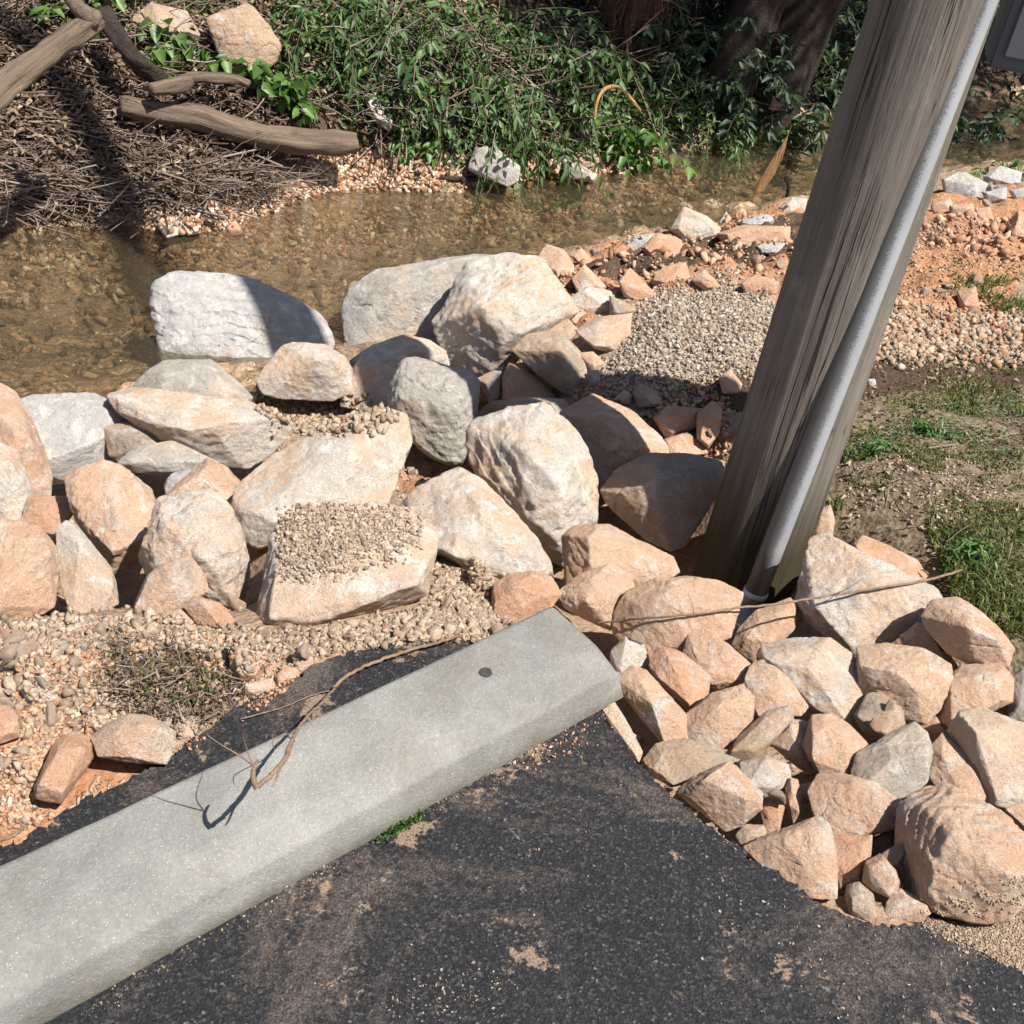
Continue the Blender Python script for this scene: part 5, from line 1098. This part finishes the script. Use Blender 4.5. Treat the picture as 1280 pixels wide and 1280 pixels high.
# trees: trunk > crown
def tree(p0, p1, r_, label, crowns, seed, ht=7.0, bm_=None):
    p0 = np.array(p0, float); p1 = np.array(p1, float); d = (p1 - p0) / np.linalg.norm(p1 - p0); top = p0 + d * ht; n = 14
    o = bpy.data.objects.new('tree', None); COL.objects.link(o); o.location = p0; o['label'] = label; o['category'] = 'tree'
    Q = np.linspace(0, 1, n)[:, None] * (top - p0); Q[:, :2] += np.sin(np.linspace(0, 5, n))[:, None] * .06; Q[0, 2] -= .3
    K = 28; V = []; rr = np.linspace(1.25, .45, n) * r_; rr[0] *= 1.35
    Q2 = smooth_path(Q, 5); rr2 = np.interp(np.linspace(0, 1, len(Q2)), np.linspace(0, 1, n), rr)
    for i in range(len(Q2)):
        for k in range(K):
            a = 2 * np.pi * k / K; V.append((Q2[i][0] + rr2[i] * math.cos(a), Q2[i][1] + rr2[i] * math.sin(a), Q2[i][2]))
    V = np.array(V); nr = V - np.repeat(Q2, K, 0); V = V + nr * (.12 * fbm(V * np.array([9, 9, 2.5]), seed, 4))[:, None]
    link('trunk', mesh('trunk', V, np.array([(i * K + k, i * K + (k + 1) % K, (i + 1) * K + (k + 1) % K, (i + 1) * K + k) for i in range(len(Q2) - 1) for k in range(K)]), 'bark'), o)
    r = np.random.RandomState(seed); lm = MB(); Bs = []
    for (cx, cy, cz, cr, nl) in crowns:
        c = np.array([cx, cy, cz]) - p0
        s = Q2[int(len(Q2) * .55)]; lm.tube(smooth_path([s, (s + c) / 2 + np.array([0, 0, .3]), c], 4), np.linspace(.07, .02, 9), 6, cap=False)
        k = max(8, nl // 60); cl = r.randn(k, 3); cl /= np.linalg.norm(cl, axis=1, keepdims=True); cl = c + cl * cr * (r.rand(k, 1) ** .4) * np.array([1, 1, .7])
        for q in cl:
            Bs.append(q + r.randn(nl // k, 3) * cr * .22); lm.tube(np.array([c, (c + q) / 2 + r.randn(3) * .05, q]), [.02, .014, .006], 4, cap=False)
    B = np.concatenate(Bs); D = r.randn(len(B), 3); D[:, 2] -= .4; V, Fc, T = leaf_geo(B, D, np.array([0, 0, 1.]) + r.randn(len(B), 3) * .6, .12 * r.uniform(.7, 1.2, len(B)), .06, tint=r.rand(len(B)))
    link('limbs', lm.mesh('limbs', 'bark'), o); link('crown', mesh('crown', V, Fc, 'leaf', False, T), o)
    return o
def gz_(x, y): return float(hz(x, y)[0])
ta = atz(893, 108, -.42); tb = atz(948, 112, -.45)
def up_at(p, px, py): 
    return on_ray_at_y(px, py, p[1] + .1)
print('TREES', ta, tb, up_at(ta, 940, 0), up_at(tb, 1010, 0))
tree(ta, up_at(ta, 950, -5), .14, 'dark leaning tree, left one of the two trunks behind the brush', [(1.2, 7.0, 4.6, 1.3, 2200), (3.4, 8.6, 4.4, 1.2, 1800), (.2, 9.0, 5.0, 1.4, 1800)], 61)
tree(tb, up_at(tb, 1018, -5), .17, 'dark leaning tree, right one of the two trunks behind the brush', [(2.6, 6.9, 4.4, 1.1, 2000), (5.3, 8.3, 4.2, 1.25, 2400), (4.6, 9.4, 4.6, 1.5, 2400), (2.4, 10.5, 5.0, 1.6, 1800)], 62)
tree((-2.0, 11.0, gz_(-2, 11)), (-2.2, 11.1, 3), .2, 'tree in the thicket beyond the far bank', [(-2.4, 10.6, 4.6, 1.9, 2600), (-4.8, 11.4, 4.8, 2.0, 2400), (-.2, 11.6, 4.0, 1.8, 2400)], 63)
tree((5.8, 14.0, gz_(5.8, 14)), (5.9, 14.1, 3), .22, 'tree standing farthest up the creek', [(5.2, 13.4, 4.2, 2.0, 2600), (8.0, 14.4, 4.4, 2.2, 2600), (3.0, 14.4, 4.2, 2.0, 2400)], 64)

# root mass hanging over the bank
rb_ = G3(775, 95); rb_[1] += .15; rb_[2] = gz_(rb_[0], rb_[1]); o = bpy.data.objects.new('root_mass', None); COL.objects.link(o); o.location = rb_
o['label'] = 'brown tangled root mass hanging over the brush on the far bank'; o['category'] = 'roots'
D, Fc = ico(5); V = D * np.array([.17, .16, .50]); V[:, 0] *= 1 + .35 * np.clip(V[:, 2] / .5, -1, 1); V += D * (.05 * fbm(D * np.array([6, 6, 1.5]), 7, 4))[:, None]; V[:, 2] += .42
link('core', mesh('core', V, Fc, 'root'), o)
r = np.random.RandomState(5); m_ = MB()
for i in range(260):
    a = r.rand() * 6.28; z0 = r.uniform(.3, 1.0); s = np.array([math.cos(a) * .16, math.sin(a) * .15, z0]); l_ = r.uniform(.15, .55)
    m_.tube(wiggle(s, s + np.array([math.cos(a) * r.uniform(.02, .14), math.sin(a) * r.uniform(.02, .12), -l_]), 7, .05, 0, i), np.linspace(.006, .0015, 7) * r.uniform(.4, 1.2), 4, r.rand(), cap=False)
link('hanging_roots', m_.mesh('hanging_roots', 'root'), o)
m_ = MB()
for i in range(26):
    a = r.rand() * 6.28; s = np.array([math.cos(a) * .15, math.sin(a) * .14, r.uniform(.2, .7)])
    m_.tube(wiggle(s, s + np.array([r.uniform(-.1, .55), -r.uniform(.05, .3), r.uniform(-.3, .2)]), 8, .12, 0, i + 50), np.linspace(.004, .001, 8), 4, r.rand(), cap=False)
link('side_roots', m_.mesh('side_roots', 'twig'), o)

# stuff: twig tangle, leaf litter, bank weeds
def twigs(name, poly, n, ln, rad, seed, mat='twig', tilt=.25, h=.06, clump=0, dirs=None):
    r = np.random.RandomState(seed); m_ = MB()
    for x, y in scatter(poly, n, seed, soft=6):
        z = gz_(x, y); a = r.rand() * 6.28 if dirs is None or r.rand() < .55 else dirs + r.randn() * .25
        l_ = ln * r.uniform(.25, 1.1) ** 1.2; c = np.array([x, y, z + rad * 2 + h * r.rand() ** 1.5]); d_ = np.array([math.cos(a), math.sin(a), r.randn() * tilt]) * l_ / 2
        P = smooth_path(np.array([c - d_, c + r.randn(3) * l_ * .11 * np.array([1, 1, .4]), c + d_ * .5 + r.randn(3) * l_ * .11 * np.array([1, 1, .4]), c + d_ + r.randn(3) * l_ * .08]), 2); P[:, 2] = np.maximum(P[:, 2], hz(P[:, 0], P[:, 1]) + .01)
        R_ = rad * r.uniform(.4, 1.6); m_.tube(P, np.linspace(R_, R_ * .4, len(P)), 4, r.rand(), cap=False)
    return link(name, m_.mesh(name, mat), kind='stuff')
twigs('brush_twigs', '-20,150 60,130 200,120 340,190 360,215 330,250 200,262 60,275 -20,285', 1500, .36, .0026, 71, dirs=.35)
twigs('brush_twigs', '-20,235 150,225 330,215 350,235 200,268 100,278 -20,285', 420, .6, .0045, 72, dirs=.2, h=.1)
twigs('brush_twigs', '-20,-10 280,-10 350,100 460,130 350,180 200,130 -20,140', 800, .42, .004, 73, h=.1)
twigs('brush_twigs', '400,100 560,60 700,120 740,190 600,180 480,200 430,170', 500, .5, .004, 74, h=.22, tilt=.5)
twigs('brush_twigs', '680,60 820,60 980,150 860,190 740,180', 260, .6, .004, 75, h=.25, tilt=.5)
twigs('brush_twigs', '130,800 300,840 310,890 240,920 150,900', 320, .09, .0011, 76, h=.03)
twigs('brush_twigs', '1040,560 1290,500 1290,760 1180,700', 160, .16, .0012, 77, h=.02)
def litter(name, poly, n, sz, seed, mat='litter', h=.02, clump=0, thr=0):
    r = np.random.RandomState(seed); XY = scatter(poly, n, seed, soft=7)
    if clump: XY = XY[(vn(np.column_stack([XY * clump, np.zeros(len(XY))]), seed) + .6 * vn(np.column_stack([XY * clump * 3.3, np.ones(len(XY))]), seed)) > thr]
    z = hz(XY[:, 0], XY[:, 1]) + .008 + h * r.rand(len(XY)) ** 2
    B = np.column_stack([XY, z]); D = r.randn(len(B), 3) * np.array([1, 1, .35]); V, Fc, T = leaf_geo(B, D, np.array([0, 0, 1.]) + r.randn(len(B), 3) * .5, sz * r.uniform(.5, 1.3, len(B)), sz * .45, .3, .3, r.rand(len(B)))
    return link(name, mesh(name, V, Fc, mat, False, T), kind='stuff')
litter('leaf_litter', '-20,-20 300,-20 700,60 980,130 700,200 480,205 350,215 250,262 60,278 -20,285', 9000, .05, 81, h=.08)
litter('leaf_litter', '-20,60 250,110 340,185 350,225 250,255 60,270 -20,275', 3500, .045, 181, h=.11)
litter('leaf_litter', '-20,-20 700,-20 980,80 960,140 600,100 200,60', 3000, .06, 82, h=.12)
litter('weed_leaves', '350,80 560,40 760,120 1000,150 980,180 700,205 560,200 440,180', 4200, .055, 83, 'leaf', .25)
litter('weed_leaves', '0,120 350,100 420,150 330,200 0,260', 500, .04, 84, 'leaf', .05)
litter('leaf_litter', '1040,440 1290,450 1290,800 1180,740 1050,680', 700, .02, 85, h=.01)
litter('leaf_litter', '130,800 290,830 310,880 240,915 140,900', 800, .011, 86, h=.03)

def grass(name, poly, n, ht, seed, mat='grass', clump=0, soft=24, w_=.0022, thr=0.05):
    r = np.random.RandomState(seed); XY = scatter(poly, n, seed, soft=soft)
    if clump: XY = XY[(vn(np.column_stack([XY * clump, np.zeros(len(XY))]), seed) + .6 * vn(np.column_stack([XY * clump * 3.3, np.ones(len(XY))]), seed)) > thr]
    z = hz(XY[:, 0], XY[:, 1]); B = np.column_stack([XY, z - .003]); n = len(B); a = r.rand(n) * 6.28; h = np.stack([np.cos(a), np.sin(a), 0 * a], 1); l_ = ht * r.uniform(.35, 1.2, n)[:, None]; s = np.stack([-np.sin(a), np.cos(a), 0 * a], 1) * w_ * r.uniform(.6, 1.5, n)[:, None]
    be = r.uniform(.1, 1.0, n)[:, None]; U = np.array([0, 0, 1.]); m1 = B + U * l_ * .55 + h * l_ * be * .25; t1 = B + U * l_ * (1 - .35 * be) + h * l_ * be * .8
    V = np.stack([B - s, B + s, m1 + s * .8, m1 - s * .8, t1], 1).reshape(-1, 3); o_ = np.arange(n)[:, None] * 5
    Fc = np.concatenate([o_ + np.array(t) for t in ((0, 1, 2), (0, 2, 3), (3, 2, 4))]); T = np.repeat(r.rand(n), 5)
    return link(name, mesh(name, V, Fc, mat, False, T), kind='stuff')
grass('grass', '1045,570 1110,510 1290,480 1300,560 1180,600 1090,620 1035,650', 11000, .028, 91, clump=2.6, thr=.28)
grass('grass', '1150,640 1290,620 1300,800 1220,760 1170,700', 9000, .03, 92, clump=2.4, thr=.15)
grass('grass', '1040,500 1290,440 1290,780 1150,720 1060,660', 6000, .022, 93, clump=3.0, thr=.4)
grass('grass', '1200,340 1290,320 1290,450 1200,430', 3500, .035, 94, clump=1.8, thr=.2)
grass('grass', '1030,580 1090,570 1080,640 1035,660', 2200, .04, 95, clump=4)
grass('grass', '150,830 270,830 300,880 230,900 160,880', 300, .04, 96)
litter('clover', '1045,570 1110,520 1290,490 1290,560 1180,600 1090,620', 2200, .012, 97, 'leaf', .02, clump=2.6, thr=.3)
litter('clover', '1150,650 1290,630 1290,800 1220,760 1170,700', 2400, .014, 98, 'leaf', .03, clump=2.4, thr=.2)
litter('clover', '1200,330 1290,320 1290,460 1190,440', 700, .016, 99, 'leaf', .02, clump=2, thr=.2)
# little weed at the foot of the wheel stop
wp = atz(497, 1036, 0); r = np.random.RandomState(4); n = 260; B = wp + np.column_stack([(r.randn(n, 1) * .022) * WD[:2] + (np.abs(r.randn(n, 1)) * .004) * WN[:2], r.rand(n) * .008])
V, Fc, T = leaf_geo(B, r.randn(n, 3) + np.array([0, 0, 1.]), r.randn(n, 3), .010 * r.uniform(.5, 1.3, n), .004, tint=r.rand(n))
link('weed', mesh('weed', V - wp, Fc, 'leaf', False, T), label='tiny green weed growing at the foot of the wheel stop', cat='weed', loc=wp)
for i, (px, py, lb) in enumerate([(1215, 690, 'feathery weed clump beside the rounded rock on the grass'), (1085, 560, 'broad bladed weed tuft by the right side of the pole'), (1165, 545, 'leafy weed tuft at the edge of the mud patch')]):
    bush(G3(px, py), 12, .11, .03, 'weed', lb, 600 + i, 'leaf_bright', .03, per=7, up=1.3, cat='weed', wdr=.3, sr=.001)
